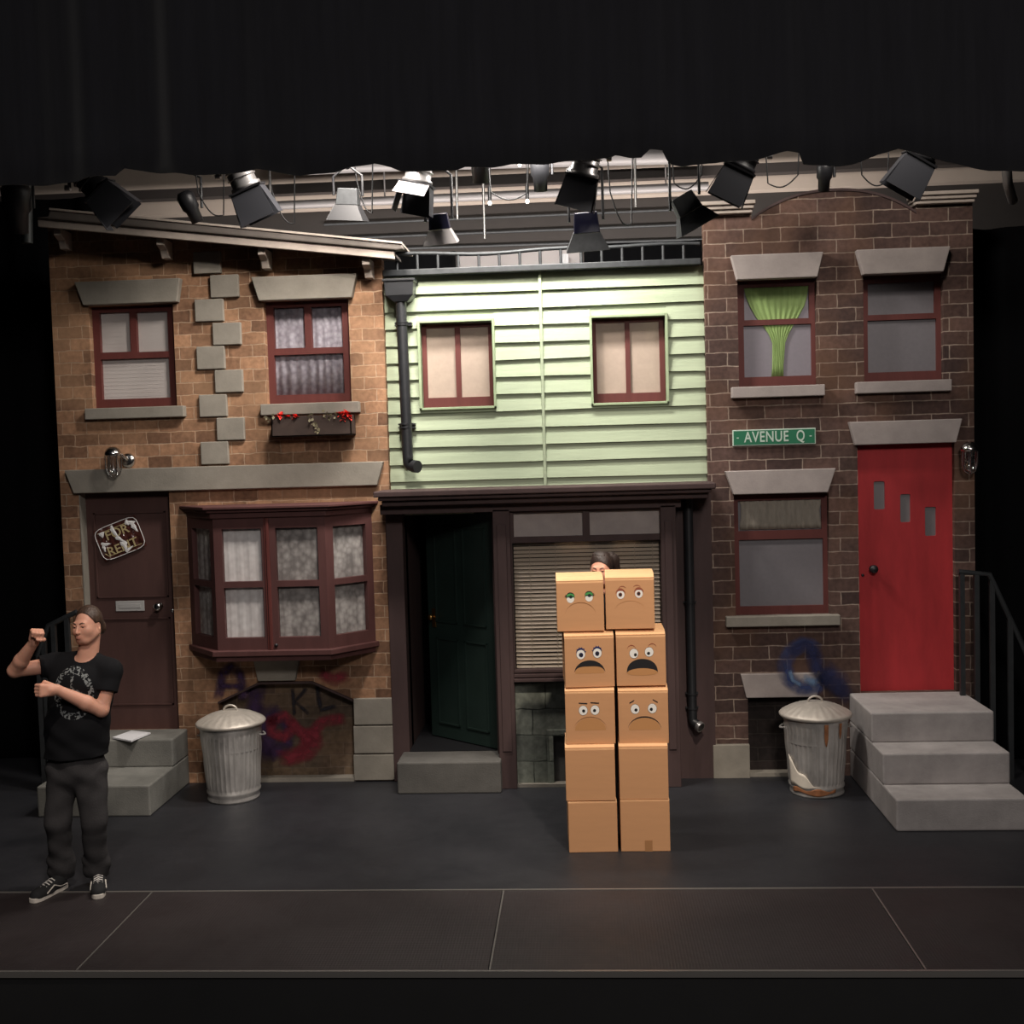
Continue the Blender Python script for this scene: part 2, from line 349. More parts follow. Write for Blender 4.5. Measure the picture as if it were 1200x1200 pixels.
def jar_mat():
    m = bpy.data.materials.new('jar_glass'); m.use_nodes = True; nt = m.node_tree; nt.nodes.clear(); N = nt.nodes.new; L = nt.links.new
    o = N('ShaderNodeOutputMaterial'); mx = N('ShaderNodeMixShader'); t = N('ShaderNodeBsdfTransparent'); g = N('ShaderNodeBsdfGlossy'); g.inputs['Roughness'].default_value = .12
    mx.inputs[0].default_value = .38; L(t.outputs[0], mx.inputs[1]); L(g.outputs[0], mx.inputs[2]); L(mx.outputs[0], o.inputs[0]); return m
M_jar = jar_mat()
def spray_mat(name, col, strength=.8):
    m = bpy.data.materials.new(name); m.use_nodes = True; nt = m.node_tree; N = nt.nodes.new; L = nt.links.new
    b = nt.nodes['Principled BSDF']; b.inputs['Base Color'].default_value = col; b.inputs['Roughness'].default_value = .7
    at_ = N('ShaderNodeAttribute'); at_.attribute_name = 'spray'
    n = N('ShaderNodeTexNoise'); n.inputs['Scale'].default_value = 14; n.inputs['Detail'].default_value = 6
    tc = N('ShaderNodeTexCoord'); L(tc.outputs['Object'], n.inputs[0])
    mr = N('ShaderNodeMapRange'); mr.inputs[1].default_value = .25; mr.inputs[2].default_value = .6; mr.inputs[3].default_value = .3*strength; mr.inputs[4].default_value = strength; L(n.outputs[0], mr.inputs[0])
    mu = N('ShaderNodeMath'); mu.operation = 'MULTIPLY'; L(at_.outputs['Fac'], mu.inputs[0]); L(mr.outputs[0], mu.inputs[1]); L(mu.outputs[0], b.inputs['Alpha'])
    return m
S_purple = spray_mat('spray_purple', rgb(66, 42, 80), 1)
S_red = spray_mat('spray_crimson', rgb(140, 44, 58), 1)
S_black = spray_mat('spray_black', rgb(34, 30, 38), 1)
S_blue = spray_mat('spray_blue', rgb(40, 60, 110), .85)
S_navy = spray_mat('spray_navy', rgb(26, 32, 74), .95)
S_lblue = spray_mat('spray_pale_blue', rgb(110, 140, 176), .8)

def spray(name, strokes, Y, mat_, parent):
    """strokes: (pixel points, world half width); soft-edged paint film just proud of the wall at plane Y"""
    vs = []; fs = []; al = []; o0 = wloc(parent)
    for pts, w in strokes:
        w3 = [Vector((at(p[0], p[1], Y)[0], 0, at(p[0], p[1], Y)[1])) for p in pts]
        if len(w3) == 1: w3 = [w3[0]-Vector((w*.2, 0, 0)), w3[0]+Vector((w*.2, 0, 0))]
        # densify
        q = []
        for a, b in zip(w3[:-1], w3[1:]):
            k = max(2, int((b-a).length/.03))
            q += [a.lerp(b, i/k) for i in range(k)]
        q.append(w3[-1])
        t0 = (q[1]-q[0]).normalized(); t1 = (q[-1]-q[-2]).normalized()
        q = [q[0]-t0*w]+q+[q[-1]+t1*w]
        n0 = len(vs); K = 5
        for i, p in enumerate(q):
            t = (q[min(i+1, len(q)-1)]-q[max(i-1, 0)]).normalized(); nrm = Vector((t.z, 0, -t.x))
            for k in range(K):
                u = (k/(K-1)*2-1); v = p+nrm*u*w; v.y = Y-.0015
                vs.append(v-o0); e = 0 if i in (0, len(q)-1) else 1
                al.append(e*(0, .75, 1, .75, 0)[k])
        for i in range(len(q)-1):
            for k in range(K-1): a = n0+i*K+k; fs.append((a, a+1, a+K+1, a+K))
        Y -= .0006
    me = bpy.data.meshes.new(name); me.from_pydata([tuple(v) for v in vs], [], fs); me.materials.append(mat_)
    att = me.attributes.new('spray', 'FLOAT', 'POINT'); att.data.foreach_set('value', al)
    o = bpy.data.objects.new(name, me); COL.objects.link(o); o.parent = parent
    return o

# ================================================================== SETTING
YF = 9.15      # front plane of the house fronts
YS = 8.90      # shopfront plane
MB().box(-9, 7, 6.80, 12.7, -.1, 0).build('floor', M_floor, origin=(0, 6.8, 0)); struct(bpy.data.objects['floor'])
struct(MB().box(-9, 7, 5.80, 6.80, -1.1, -.012).box(-9, 7, 5.72, 5.80, -1.1, -.012).build('wall_front', M_front))
struct(MB().box(-9, 7, -3, 5.72, -1.2, -1.1).build('floor_lower', M_front))
struct(MB().box(-9, 7, 6.795, 6.81, -.01, .003).build('trim_1', M_trimmetal))
struct(MB().box(-9, 7, 5.705, 5.722, -.03, .003).build('trim_2', M_trimmetal))
xs = [-4.97, -2.715, -.537, 1.658, 3.86]
wh = ['leftmost', 'second from the left', 'third from the left', 'rightmost']
wl = ['under the standing man', 'below the left bin', 'in front of the box stack', 'in front of the right steps']
for i in range(4):
    t = thing('pit_cover_panel', f'dark studded stage front panel, {wh[i]}, {wl[i]}', 'stage panel', ((xs[i]+xs[i+1])/2, 6.26, -.012), 'panels along the stage front')
    MB().box(xs[i]+.008, xs[i+1]-.008, 5.73, 6.79, -.011, 0).build('deck_board', M_deck, t)
    MB().box(xs[i]-.002, xs[i]+.007, 5.73, 6.79, -.011, .002).build('edge_strip', M_trimmetal, t)
# back wall and ceiling of the stage house
struct(MB().box(-9, 7, 12.6, 12.8, 0, 5.35).build('wall_back', M_wallgrey))
struct(MB().box(-9, 7, 12.45, 12.8, 5.35, 7).build('wall_back_upper', M_wallup))
struct(MB().box(-9, 7, 4, 12.8, 7, 7.1).build('ceiling', M_beam))
struct(MB().box(-9.1, -9, -3, 12.8, -1.2, 7.1).build('wall_left', M_legcloth))
struct(MB().box(7, 7.1, -3, 12.8, -1.2, 7.1).build('wall_right', M_legcloth))
b = MB().box(-9, 7, 12.2, 12.34, 5.47, 5.57).build('trim_3', M_beam); struct(b)
# pale board propped upstage
x0, z0 = at(537, 330, 11.2); x1, z1 = at(682, 290, 11.2)
t = MB().box(x0, x1, 11.2, 11.24, 0, z1).build('scenery_board', M_whiteb, origin=((x0+x1)/2, 11.2, 0), bevel=.004)
tag(t, 'tall white board standing far upstage, seen through the roof railing', 'board')
xx = at(662, 310, 11.1)[0]
t = MB().tube([(xx, 11.1, 0), (xx, 11.1, at(662, 298, 11.1)[1])], .035).build('post', M_white, origin=(xx, 11.1, 0)); tag(t, 'thin white upright post in front of the upstage white board', 'post')

# ---- curtains
def pleat(name, x0, x1, z0, z1, y, amp, freq, m, label, cat, hem=None, ph=0, nz=10, origin=None):
    n = int((x1-x0)*40); vs = []; fs = []
    for j in range(nz+1):
        for i in range(n+1):
            x = x0+(x1-x0)*i/n; lo = hem(x) if hem else z0; z = lo+(z1-lo)*j/nz
            a = amp*(.6+.4*math.sin(x*1.7+ph))*(1-.25*j/nz)
            yy = y+a*math.sin(freq*x+ph+.8*math.sin(x*2.3))+.3*a*math.sin(freq*2.7*x+1.3*ph)
            vs.append((x, yy, z))
    for j in range(nz):
        for i in range(n): a = j*(n+1)+i; fs.append((a, a+1, a+n+2, a+n+1))
    q = MB(); q.add(vs, fs, True)
    o = q.build(name, m, origin=origin or ((x0+x1)/2, y, z0))
    s = o.modifiers.new('s', 'SOLIDIFY'); s.thickness = .012
    return tag(o, label, cat)
hempx = [(-60, 222), (0, 219), (40, 216), (95, 213), (135, 206), (143, 196), (195, 203), (225, 207), (262, 204), (290, 198), (300, 197), (330, 203), (352, 208), (370, 205), (395, 202), (410, 196), (440, 191), (458, 196), (470, 201), (500, 201), (535, 200), (545, 196), (575, 196), (600, 192), (640, 194), (665, 190), (690, 186), (715, 184), (722, 181), (740, 186), (752, 187), (760, 178), (778, 178), (782, 192), (800, 195), (830, 189), (845, 188), (880, 190), (905, 184), (920, 180), (936, 180), (941, 193), (980, 194), (1005, 190), (1030, 181), (1052, 175), (1075, 182), (1110, 190), (1160, 200), (1260, 204)]
YC = 6.95
hx = [at(a, b, YC)[0] for a, b in hempx]; hz = [at(a, b, YC)[1] for a, b in hempx]
pleat('border_curtain', -5.2, 4.3, 4.2, 6.6, YC, .05, 9, M_cloth, 'wide black overhead border curtain across the top of the stage', 'curtain', hem=lambda x: float(np.interp(x, hx, hz)), nz=12, origin=(-.4, YC, 4.4))
pleat('side_curtain', -8.0, -4.22, 0, 5.0, 10.0, .07, 11, M_legcloth, 'black full height side curtain left of the sandstone house', 'curtain', ph=1)
pleat('side_curtain', 3.16, 5.6, 0, 4.35, 9.6, .07, 11, M_legcloth, 'black full height side curtain right of the dark brick house', 'curtain', ph=2)
xa, za = at(462, 325, 10.9); xb, zb = at(534, 297, 10.9)
pleat('upstage_drape', xa-.6, xb, 0, zb+.02, 10.9, .04, 16, M_legcloth, 'black drape upstage, left of the white board', 'curtain', ph=3)
xa, za = at(685, 325, 10.9); xb, zb = at(835, 287, 10.9)
pleat('upstage_drape', xa, xb+.8, 0, zb+.05, 10.9, .04, 16, M_legcloth, 'black drape upstage, right of the white board', 'curtain', ph=4)

# ================================================================== windows helper
def sash(parent, op, panes, Y, m_frame, m_pane, depth=.05, curtain=None, name='window_frame', glass=False):
    """op: opening rectangle; panes: rectangles in world; frame is a slab with pane holes"""
    fr = flat(name, R4(op), [R4(p) for p in panes], Y, Y+depth, m_frame, parent)
    for i, p in enumerate(panes):
        x0, x1, z0, z1 = p; e = .008
        mp = M_glass if glass else m_pane
        MB().box(x0-e, x1+e, Y+depth*.5, Y+depth*.5+.004, z0-e, z1+e).build('pane', mp, fr)
    return fr
def folds(name, x0, x1, z0, z1, y, m, parent, amp=.008, n=9, ph=0):
    N = 80; vs = []
    for j in range(2):
        for i in range(N+1):
            x = x0+(x1-x0)*i/N; vs.append((x, y+amp*math.sin(n*2*PI*i/N+ph+1.5*math.sin(i/9)), (z0, z1)[j]))
    q = MB(); q.add(vs, [(i, i+1, i+N+2, i+N+1) for i in range(N)], True)
    o = q.build(name, m, parent); s = o.modifiers.new('s', 'SOLIDIFY'); s.thickness = .003; return o
def lintel(parent, tl, tr, br, bl, m, d=.07, Y=YF, name='lintel'):
    zt = (at(*tl, Y-d)[1]+at(*tr, Y-d)[1])/2; zb = (at(*bl, Y-d)[1]+at(*br, Y-d)[1])/2
    pts = [(at(*tl, Y-d)[0], zt), (at(*tr, Y-d)[0], zt), (at(*br, Y-d)[0], zb), (at(*bl, Y-d)[0], zb)]
    return MB().prism(pts, Y-d, Y+.02).build(name, m, parent, bevel=.006)
def slab(parent, x0, y0, x1, y1, m, d=.07, Y=YF, name='sill', back=.02, bevel=.006):
    a, b, c, e = rect(x0, y0, x1, y1, Y-d)
    return MB().box(a, b, Y-d, Y+back, c, e).build(name, m, parent, bevel=bevel)

# ================================================================== LEFT HOUSE
XL, XR_ = at(72, 600, YF)[0], at(457, 600, YF)[0]
def eave_z(x):   # fascia underside line
    (xa, za), (xb, zb) = at(44, 266, YF-.25), at(462, 306, YF-.25)
    return za+(zb-za)*(x-xa)/(xb-xa)
LH = thing('sandstone_house_front', 'scenic sandstone brick house front with brown door and bay window, left of the green clapboard', 'building facade', ((XL+XR_)/2, YF, 0))
wA = rect(106, 357, 205, 477, YF); wB = rect(311, 351, 410, 472, YF)
dA = (at(95.5, 640, YF)[0], at(204, 715, YF)[0], .43, at(148, 577, YF)[1])
niche = [at(256, 822, YF), at(304, 799, YF), at(366, 798, YF), at(414, 819, YF)]
niche = niche+[(niche[-1][0], .02), (niche[0][0], .02)]
bayop = rect(232, 620, 436, 745, YF)
out = [(XL, 0), (XR_, 0), (XR_, eave_z(XR_)+.12), (XL, eave_z(XL)+.12)]
flat('brick_wall', out, [R4(wA), R4(wB), R4(dA), niche, R4(bayop)], YF, YF+.12, M_brickL, LH)
# roof: slab, fascia and crown moulding, sloping down to the right
(xa, za), (xb, zb) = at(44, 255, YF-.25), at(462, 293, YF-.25)
hf = at(44, 255, YF-.25)[1]-at(44, 265.5, YF-.25)[1]
MB().prism([(xa, za), (xb, zb), (xb, zb-hf), (xa, za-hf)], YF-.25, YF-.22).build('fascia', M_cornice, LH, bevel=.004)
(xc, zc), (xd, zd) = at(55, 245, YF-.32), at(470, 285, YF-.32)
MB().prism([(xc, zc), (xd, zd), (xd+.01, zd-.035), (xb+.02, zb-.005), (xa-.01, za-.005), (xc-.02, zc-.045)], YF-.275, YF-.2).build('crown_moulding', M_gutter, LH, bevel=.012)
MB().prism([(xc, zc), (xd, zd), (xd, zd+.018), (xc, zc+.018)], YF-.285, YF+.3).build('roof_deck', M_cornice, LH, bevel=.003)
MB().prism([(xa, za-.02), (xb, zb-.02), (xb, zb-.04), (xa, za-.04)], YF-.23, YF+.1).build('soffit', M_gutter, LH)
for (u0, v0, u1, v1) in ((67, 269, 77, 291), (187, 279, 196, 302), (305, 291, 314, 314), (426, 302, 435, 325)):
    xm = at((u0+u1)/2, v0, YF-.12)[0]; zb_ = at(u1, v1, YF-.12)[1]; zt_ = eave_z(xm)+.01
    prof = [(YF, zt_), (YF-.2, zt_), (YF-.2, zt_-.05), (YF-.13, zb_+.06), (YF-.1, zb_), (YF, zb_)]
    q = MB(); n = len(prof); w = .03
    q.add([(xm-w, y, z) for y, z in prof]+[(xm+w, y, z) for y, z in prof], [tuple(range(n)), tuple(range(2*n-1, n-1, -1))]+[(i, (i+1) % n, n+(i+1) % n, n+i) for i in range(n)])
    q.build('eave_bracket', M_cornice, LH, bevel=.004)
lintel(LH, (86.6, 329.5), (210.5, 326.6), (207, 354), (97, 357), M_stone)
lintel(LH, (294, 324), (417.7, 320.3), (412, 348.6), (303, 352), M_stone)
slab(LH, 99, 477, 215, 490, M_stone); slab(LH, 305, 472, 420.6, 485, M_stone)
lab(lintel(LH, (75, 550.4), (449, 541.4), (441.5, 570), (86, 577), M_stone, .06, name='string_course'), 'long grey stone band above the door')
for (a, b, c, d) in ((508, 340, 595, 410), (562, 414, 652, 486), (513, 492, 604, 563), (570, 567, 660, 638), (519, 643, 608, 716), (577, 718, 666, 790), (527, 797, 615, 868), (583, 871, 671, 943), (532, 948, 620, 1020)):
    k = 440/1200
    slab(LH, 40+a*k, 170+b*k, 40+c*k, 170+d*k, M_stone, .035, name='quoin')
YW = YF+.07
fr = sash(LH, wA, [rect(117, 366, 152.6, 412.7, YW), rect(160, 365, 197, 412, YW), rect(119, 420, 199, 467, YW)], YW, M_redwood, M_glass, glass=True)
MB().box(wA[0], wA[1], YW+.04, YW+.045, wA[2], wA[3]).build('roller_blind', M_blind, fr)
q = MB()
for i in range(26):
    z = wA[2]+.03+i*.031
    if z < wA[3]: q.box(wA[0]+.02, wA[1]-.02, YW+.0385, YW+.041, z, z+.006)
q.build('blind_slats', M_blind, fr)
fr = sash(LH, wB, [rect(321, 360, 357, 408, YW), rect(365, 359, 401, 407, YW), rect(322, 415, 403, 462, YW)], YW, M_redwood, M_glass, glass=True)
folds('lace_curtain', wB[0], wB[1], wB[2], wB[3], YW+.047, M_lacec, fr, .005, 10)
# door
YD = YF+.10
dr = flat('door', R4((dA[0], dA[1], dA[2], dA[3])), [], YD, YD+.04, M_door1, LH)
q = MB()
for (u0, v0, u1, v1) in ((112, 600, 196, 700), (114, 724, 202, 826)):
    a, b_, c, e = rect(u0, v0, u1, v1, YD)
    for (p, r, s_, t_) in ((a, a+.012, c, e), (b_-.012, b_, c, e), (a, b_, c, c+.012), (a, b_, e-.012, e)): q.box(p, r, YD-.012, YD, s_, t_)
q.build('door_moulding', M_door1, dr)
a, b_, c, e = rect(136, 704, 169.5, 716, YD); q = MB().box(a, b_, YD-.008, YD, c, e); q.build('letter_slot', M_satin, dr, bevel=.003)
MB().box(a+.03, b_-.03, YD-.012, YD-.008, c+.025, e-.025).build('letter_flap', M_satin, dr, bevel=.002)
kx, kz = at(187.4, 710, YD)
MY = Matrix.Rotation(PI/2, 4, 'X')   # lathe axis +Z -> -Y
MB().lathe([(0, .075), (.018, .075), (.032, .065), (.036, .05), (.03, .036), (.014, .028), (.014, .01), (.03, .006), (.03, 0)], (kx, YD, kz), 24, MY).build('door_knob', M_chrome, dr)
for u, v in ((198.8, 651), (200, 717)):
    x, z = at(u, v, YF); MB().lathe([(0, .014), (.012, .012), (.017, .006), (.017, 0)], (x-.02, YD, z), 16, MY).build('lock_cylinder', M_chrome, dr)
q = MB()
q.box(dA[0], dA[0]+.008, YF-.004, YD, dA[2], dA[3]); q.build('lit_reveal_strip', M_stone, LH)  # thin pale strip painted in for light on the brick reveal
# niche under the bay with graffiti, keystone, stone blocks
MB().box(niche[0][0]-.02, niche[3][0]+.02, YF+.09, YF+.12, 0, .85).build('niche_back', M_brickN, LH)
lintel(LH, (295, 768), (351, 766), (345.6, 797), (302, 799), M_stone, .05, name='keystone')
q = MB()
for (p, r) in ((niche[0], niche[1]), (niche[1], niche[2]), (niche[2], niche[3])):
    q.prism([p, r, (r[0], r[1]-.018), (p[0], p[1]-.018)], YF-.02, YF+.09)
q.build('niche_edge', M_dkwood, LH)
q = MB().box(niche[0][0], niche[3][0], YF-.01, YF+.09, 0, .03).build('niche_sill', M_stone, LH)
for v0, v1 in ((818.5, 849.5), (851, 883), (884.5, 914.5)):
    a, b_, c, e = rect(414.5, v0, 466, v1, YF-.03)
    MB().box(a, b_-.01, YF-.03, YF+.02, max(c, 0), e).build('plinth_block', M_stone, LH, bevel=.006)
spray('graffiti', [([(257, 814), (261, 790), (272, 780), (281, 790), (285, 815)], .05), ([(260, 804), (283, 804)], .03)], YF-.001, S_purple, LH)
spray('graffiti', [([(380, 792), (392, 797), (402, 793)], .06)], YF-.001, S_red, LH)
spray('graffiti', [([(343, 808), (345, 836)], .02), ([(358, 808), (346, 822), (360, 835)], .02), ([(372, 806), (376, 832), (392, 828)], .024)], YF+.085, S_black, LH)
spray('graffiti', [([(300, 812), (296, 850)], .09), ([(312, 838), (314, 880)], .11), ([(325, 838), (338, 850), (336, 872), (322, 884)], .07)], YF+.084, S_purple, LH)
spray('graffiti', [([(318, 845), (334, 838), (345, 852), (333, 864), (318, 858), (318, 845)], .055), ([(350, 885), (362, 862), (378, 846), (398, 842)], .06), ([(336, 888), (360, 882), (368, 872)], .085), ([(352, 858), (372, 862)], .06), ([(344, 848), (362, 868)], .05)], YF+.082, S_red, LH)
# bay window
D = .33
yb0, yb1 = YF, YF-D
bx0, bx1 = at(222, 680, YF)[0], at(438, 680, YF)[0]
fx0, fx1 = at(252, 680, yb1)[0], at(383, 680, yb1)[0]
zt = (at(316, 604, yb1)[1]); zb = at(316, 762, yb1)[1]
ring = [(bx0, yb0), (fx0, yb1), (fx1, yb1), (bx1, yb0)]
def bay_ring(z0, z1, ex, m, name, bevel=.006):
    pts = [(bx0-ex, yb0+.02), (fx0-ex*.7, yb1-ex), (fx1+ex*.7, yb1-ex), (bx1+ex, yb0+.02)]
    q = MB(); q.add([(x, y, z0) for x, y in pts]+[(x, y, z1) for x, y in pts], [(0, 1, 2, 3), (7, 6, 5, 4), (0, 4, 5, 1), (1, 5, 6, 2), (2, 6, 7, 3), (3, 7, 4, 0)])
    return q.build(name, m, LH, bevel=bevel)
bay_ring(zt-.015, zt+.03, .02, M_baywood, 'bay_frieze'); bay_ring(zt+.03, zt+.055, .045, M_baywood, 'bay_cornice'); bay_ring(zt+.055, zt+.08, .075, M_baywood, 'bay_cornice')
bay_ring(zb-.04, zb+.005, .045, M_baywood, 'bay_sill'); bay_ring(zb-.085, zb-.04, .015, M_baywood, 'bay_apron')
def facet(p0, p1, cols, name, mid, hz0, hz1, zsp):
    """a window face between plan points; cols = list of (u0,u1) fractions for panes"""
    a = Vector((p0[0], p0[1], 0)); b = Vector((p1[0], p1[1], 0)); L = (b-a).length; t = (b-a)/L; n = Vector((t.y, -t.x, 0))
    holes = []
    for u0, u1 in cols:
        for za_, zb_ in zsp: holes.append([(u0*L, za_), (u1*L, za_), (u1*L, zb_), (u0*L, zb_)])
    fr = flat(name, [(0, hz0), (L, hz0), (L, hz1), (0, hz1)], holes, 0, .045, M_baywood, None)
    o0 = wloc(LH)
    Mx = Matrix(((t.x, -n.x, 0, a.x), (t.y, -n.y, 0, a.y), (0, 0, 1, 0), (0, 0, 0, 1)))
    for v in fr.data.vertices: v.co = (Mx @ v.co)-o0
    fr.parent = LH; fr.location = (0, 0, 0)
    for h in holes:
        xs_ = [p[0] for p in h]; zs_ = [p[1] for p in h]
        q = MB().box(min(xs_)-.008, max(xs_)+.008, .02, .024, min(zs_)-.008, max(zs_)+.008, Mx); q.build('pane', M_glass, fr)
        N = 30; vs = []
        for j in (0, 1):
            for i in range(N+1):
                x = min(xs_)-.02+(max(xs_)-min(xs_)+.04)*i/N; vs.append(Mx @ Vector((x, .052+.0025*math.sin(i*.9)+.0015*math.sin(i*2.3), (min(zs_)-.02, max(zs_)+.02)[j])))
        q = MB(); q.add(vs, [(i, i+1, i+N+2, i+N+1) for i in range(N)], True); q.build('lace_curtain', M_laceb if min(xs_) > .3 or name != 'bay_casement' else M_lacew, fr)
    return fr
zr = lambda v: at(316, v, yb1)[1]
zsp = [(zr(681), zr(619)), (zr(747), zr(688))]
facet(ring[1], ring[2], [(.075, .43), (.555, .93)], 'bay_casement', 0, zb, zt, zsp)
facet(ring[0], ring[1], [(.17, .86)], 'bay_side_light', 0, zb, zt, zsp)
facet(ring[2], ring[3], [(.16, .86)], 'bay_side_light', 0, zb, zt, zsp)
xm = (fx0+fx1)/2-.01
MB().box(xm-.012, xm+.012, yb1-.02, yb1, zb+.005, zt-.02).box(xm-.03, xm-.02, yb1-.012, yb1, zb+.005, zt-.02).build('meeting_stile', M_redwood, LH, bevel=.003)
MB().lathe([(0, .02), (.013, .018), (.013, 0)], (xm+.035, yb1-.0, zb+.04), 16, MY).build('window_catch', M_black, LH)

# wall lamps
def wall_lamp(x, z, Y, label, side):
    t = thing('wall_lamp', label, 'wall lamp', (x, Y, z), 'bulkhead lamps on the house fronts')
    yc = Y-.12
    K = Matrix.Scale(1.25, 4)
    MB().lathe([(0, .075), (.02, .073), (.04, .06), (.052, .04), (.054, .03), (.054, .018), (0, .018)], (x, yc, z+.02), 24, K).build('cap', M_chrome, t)
    MB().lathe([(.043, .04), (.044, -.05), (.038, -.08), (.02, -.096), (0, -.1)], (x, yc, z), 24, K).build('glass_jar', M_jar, t)
    q = MB()
    for k in range(6):
        a = k*PI/3+.3; c, s_ = math.cos(a), math.sin(a)
        q.tube([(x+c*.062, yc+s_*.062, z+.04), (x+c*.062, yc+s_*.062, z-.06), (x+c*.044, yc+s_*.044, z-.112), (x, yc, z-.138)], .0045, 6)
    q.build('wire_cage', M_chrome, t)
    MB().tube([(x, yc, z+.045), (x+side*.05, yc+.03, z+.05), (x+side*.075, yc+.07, z+.02), (x+side*.075, Y-.012, z)], .014, 12).build('arm', M_chrome, t)
    MB().lathe([(0, .03), (.04, .032), (.058, .018), (.062, 0)], (x+side*.075, Y, z), 24, MY).build('wall_plate', M_chrome, t)
x, z = at(134, 540, YF-.1); wall_lamp(x, z, YF, 'chrome caged bulkhead lamp on the sandstone wall above the brown door', 1)

# for rent sign
YG = YD-.012
c0 = Vector((at(141, 631, YG)[0], YG, at(141, 631, YG)[1]))
pt = [P3(*p, YG) for p in ((109.5, 624), (158, 604), (173, 640), (124, 659))]
ux = ((pt[1]-pt[0])+(pt[2]-pt[3])).normalized(); wS = ((pt[1]-pt[0]).length+(pt[2]-pt[3]).length)/2; hS = ((pt[3]-pt[0]).length+(pt[2]-pt[1]).length)/2
uz = Vector((-ux.z, 0, ux.x))
MS = Matrix(((ux.x, uz.x, 0, c0.x), (0, 0, -1, c0.y), (ux.z, uz.z, 0, c0.z), (0, 0, 0, 1)))
t = thing('for_rent_sign', 'tilted glossy plastic FOR RENT sign stuck on the brown door', 'sign', c0)
def film_mat():
    m = mat('sign_film_brown', rgb(84, 48, 42), .16, spec=.7); nt = m.node_tree; b = nt.nodes['Principled BSDF']
    tc = nt.nodes.new('ShaderNodeTexCoord'); n = nt.nodes.new('ShaderNodeTexNoise'); n.inputs['Scale'].default_value = 16; n.inputs['Detail'].default_value = 2; nt.links.new(tc.outputs['Object'], n.inputs[0])
    bp = nt.nodes.new('ShaderNodeBump'); bp.inputs['Strength'].default_value = .8; bp.inputs['Distance'].default_value = .03; nt.links.new(n.outputs[0], bp.inputs['Height']); nt.links.new(bp.outputs[0], b.inputs['Normal']); return m
M_film = film_mat(); M_rimglare = mat('white_rim_and_glare', rgb(250, 248, 246), .35)  # white of the sign's outline, also of its painted glare
NX, NY = 36, 26; vs = []
for j in range(NY+1):
    for i in range(NX+1):
        u, v = i/NX*2-1, j/NY*2-1
        wv = .006*math.sin(u*7+v*2)*math.cos(v*5-u)+.004*math.sin(u*15)
        vs.append(MS @ Vector((u*wS/2, v*hS/2, .008+wv)))
q = MB(); q.add(vs, [(j*(NX+1)+i, j*(NX+1)+i+1, (j+1)*(NX+1)+i+1, (j+1)*(NX+1)+i) for j in range(NY) for i in range(NX)], True)
q.build('film', M_film, t)
rr = []
for k in range(40):
    a = k/40*2*PI; c, s_ = math.cos(a), math.sin(a); e = 6
    r_ = (abs(c)**e+abs(s_)**e)**(-1/e); rr.append(MS @ Vector((c*r_*wS/2, s_*r_*hS/2, .012)))
MB().tube(rr+[rr[0]], .0035, 6, cap=False).build('rim', M_rimglare, t)
rr2 = [MS @ Vector((a*wS/2*.84, b_*hS/2*.78, .018)) for a, b_ in ((-1, -.7), (-.85, -1), (1, -1))]
rr3 = [MS @ Vector((a*wS/2*.84, b_*hS/2*.78, .018)) for a, b_ in ((-1, .95), (.9, .95))]
M_gold = mat('dull_gold_print', rgb(196, 178, 132), .45)
MB().tube(rr2, .003, 6).tube(rr3, .003, 6).build('border_line', M_gold, t)
for s, v in (('FOR', .2), ('RENT', -.28)):
    text_mesh('lettering', s, .105, M_gold, t, MS @ Matrix.Translation((.0, v*hS, .019)), 1.05)
def blob(cx, cy, w, h, rot):  # white patch painted as a glare spot on the glossy film
    q = MB(); n = 9; pts = []
    for k in range(n):
        a = 2*PI*k/n; r_ = 1+.35*math.sin(3*a+cx*40); x = math.cos(a)*w*r_*1.35; y = math.sin(a)*h*r_*1.25
        pts.append(MS @ Vector((cx+x*math.cos(rot)-y*math.sin(rot), cy+x*math.sin(rot)+y*math.cos(rot), .0215)))
    n0 = MS @ Vector((cx, cy, .026)); q.add(pts+[n0], [(k, (k+1) % n, n) for k in range(n)]); q.build('glare_patch', M_rimglare, t)
for a in ((-.02, .07, .012, .05, .2), (0, 0, .012, .035, .7), (.02, -.06, .02, .03, .2), (-.125, .085, .018, .018, .4), (-.13, .0, .03, .012, -.3), (.14, .09, .03, .014, -.5), (.155, .04, .014, .03, .3), (-.15, -.03, .01, .02, 0), (.04, -.11, .03, .01, .3), (.11, .1, .012, .02, 0)): blob(*a)

# flower box
t = thing('flower_box', 'dark window box of red flowers under the lace curtained upstairs window', 'flower box', (at(363, 495, YF-.1)[0], YF, at(363, 511, YF-.1)[1]))
a, b_, c, e = rect(318, 487, 412, 511, YF-.16)
q = MB().box(a, b_, YF-.17, YF-.158, c, e).box(a, b_, YF-.012, YF, c, e).box(a, a+.012, YF-.17, YF, c, e).box(b_-.012, b_, YF-.17, YF, c, e).box(a, b_, YF-.17, YF, c, c+.012)
q.build('planter', M_box, t, bevel=.002)
MB().box(a+.012, b_-.012, YF-.158, YF-.012, c+.05, e-.03).build('soil', M_dkwood, t)
rnd = random.Random(3)
def flower(px, py, s):
    cx = P3(px, py, YF-.16)
    q = MB()
    for k in range(13):
        d = Vector((rnd.uniform(-1, 1), rnd.uniform(-1, .3), rnd.uniform(-.7, 1))).normalized(); sd = d.cross(Vector((.3, .2, 1))).normalized(); l = s*rnd.uniform(.6, 1)
        tip = cx+d*l; mid = cx+d*l*.55
        q.add([cx, mid+sd*l*.35, tip+Vector((0, 0, -.2*l)), mid-sd*l*.35, mid+d.cross(sd)*.12*l], [(0, 1, 4), (1, 2, 4), (2, 3, 4), (3, 0, 4)], True)
    q.build('flower', M_redfl, t)
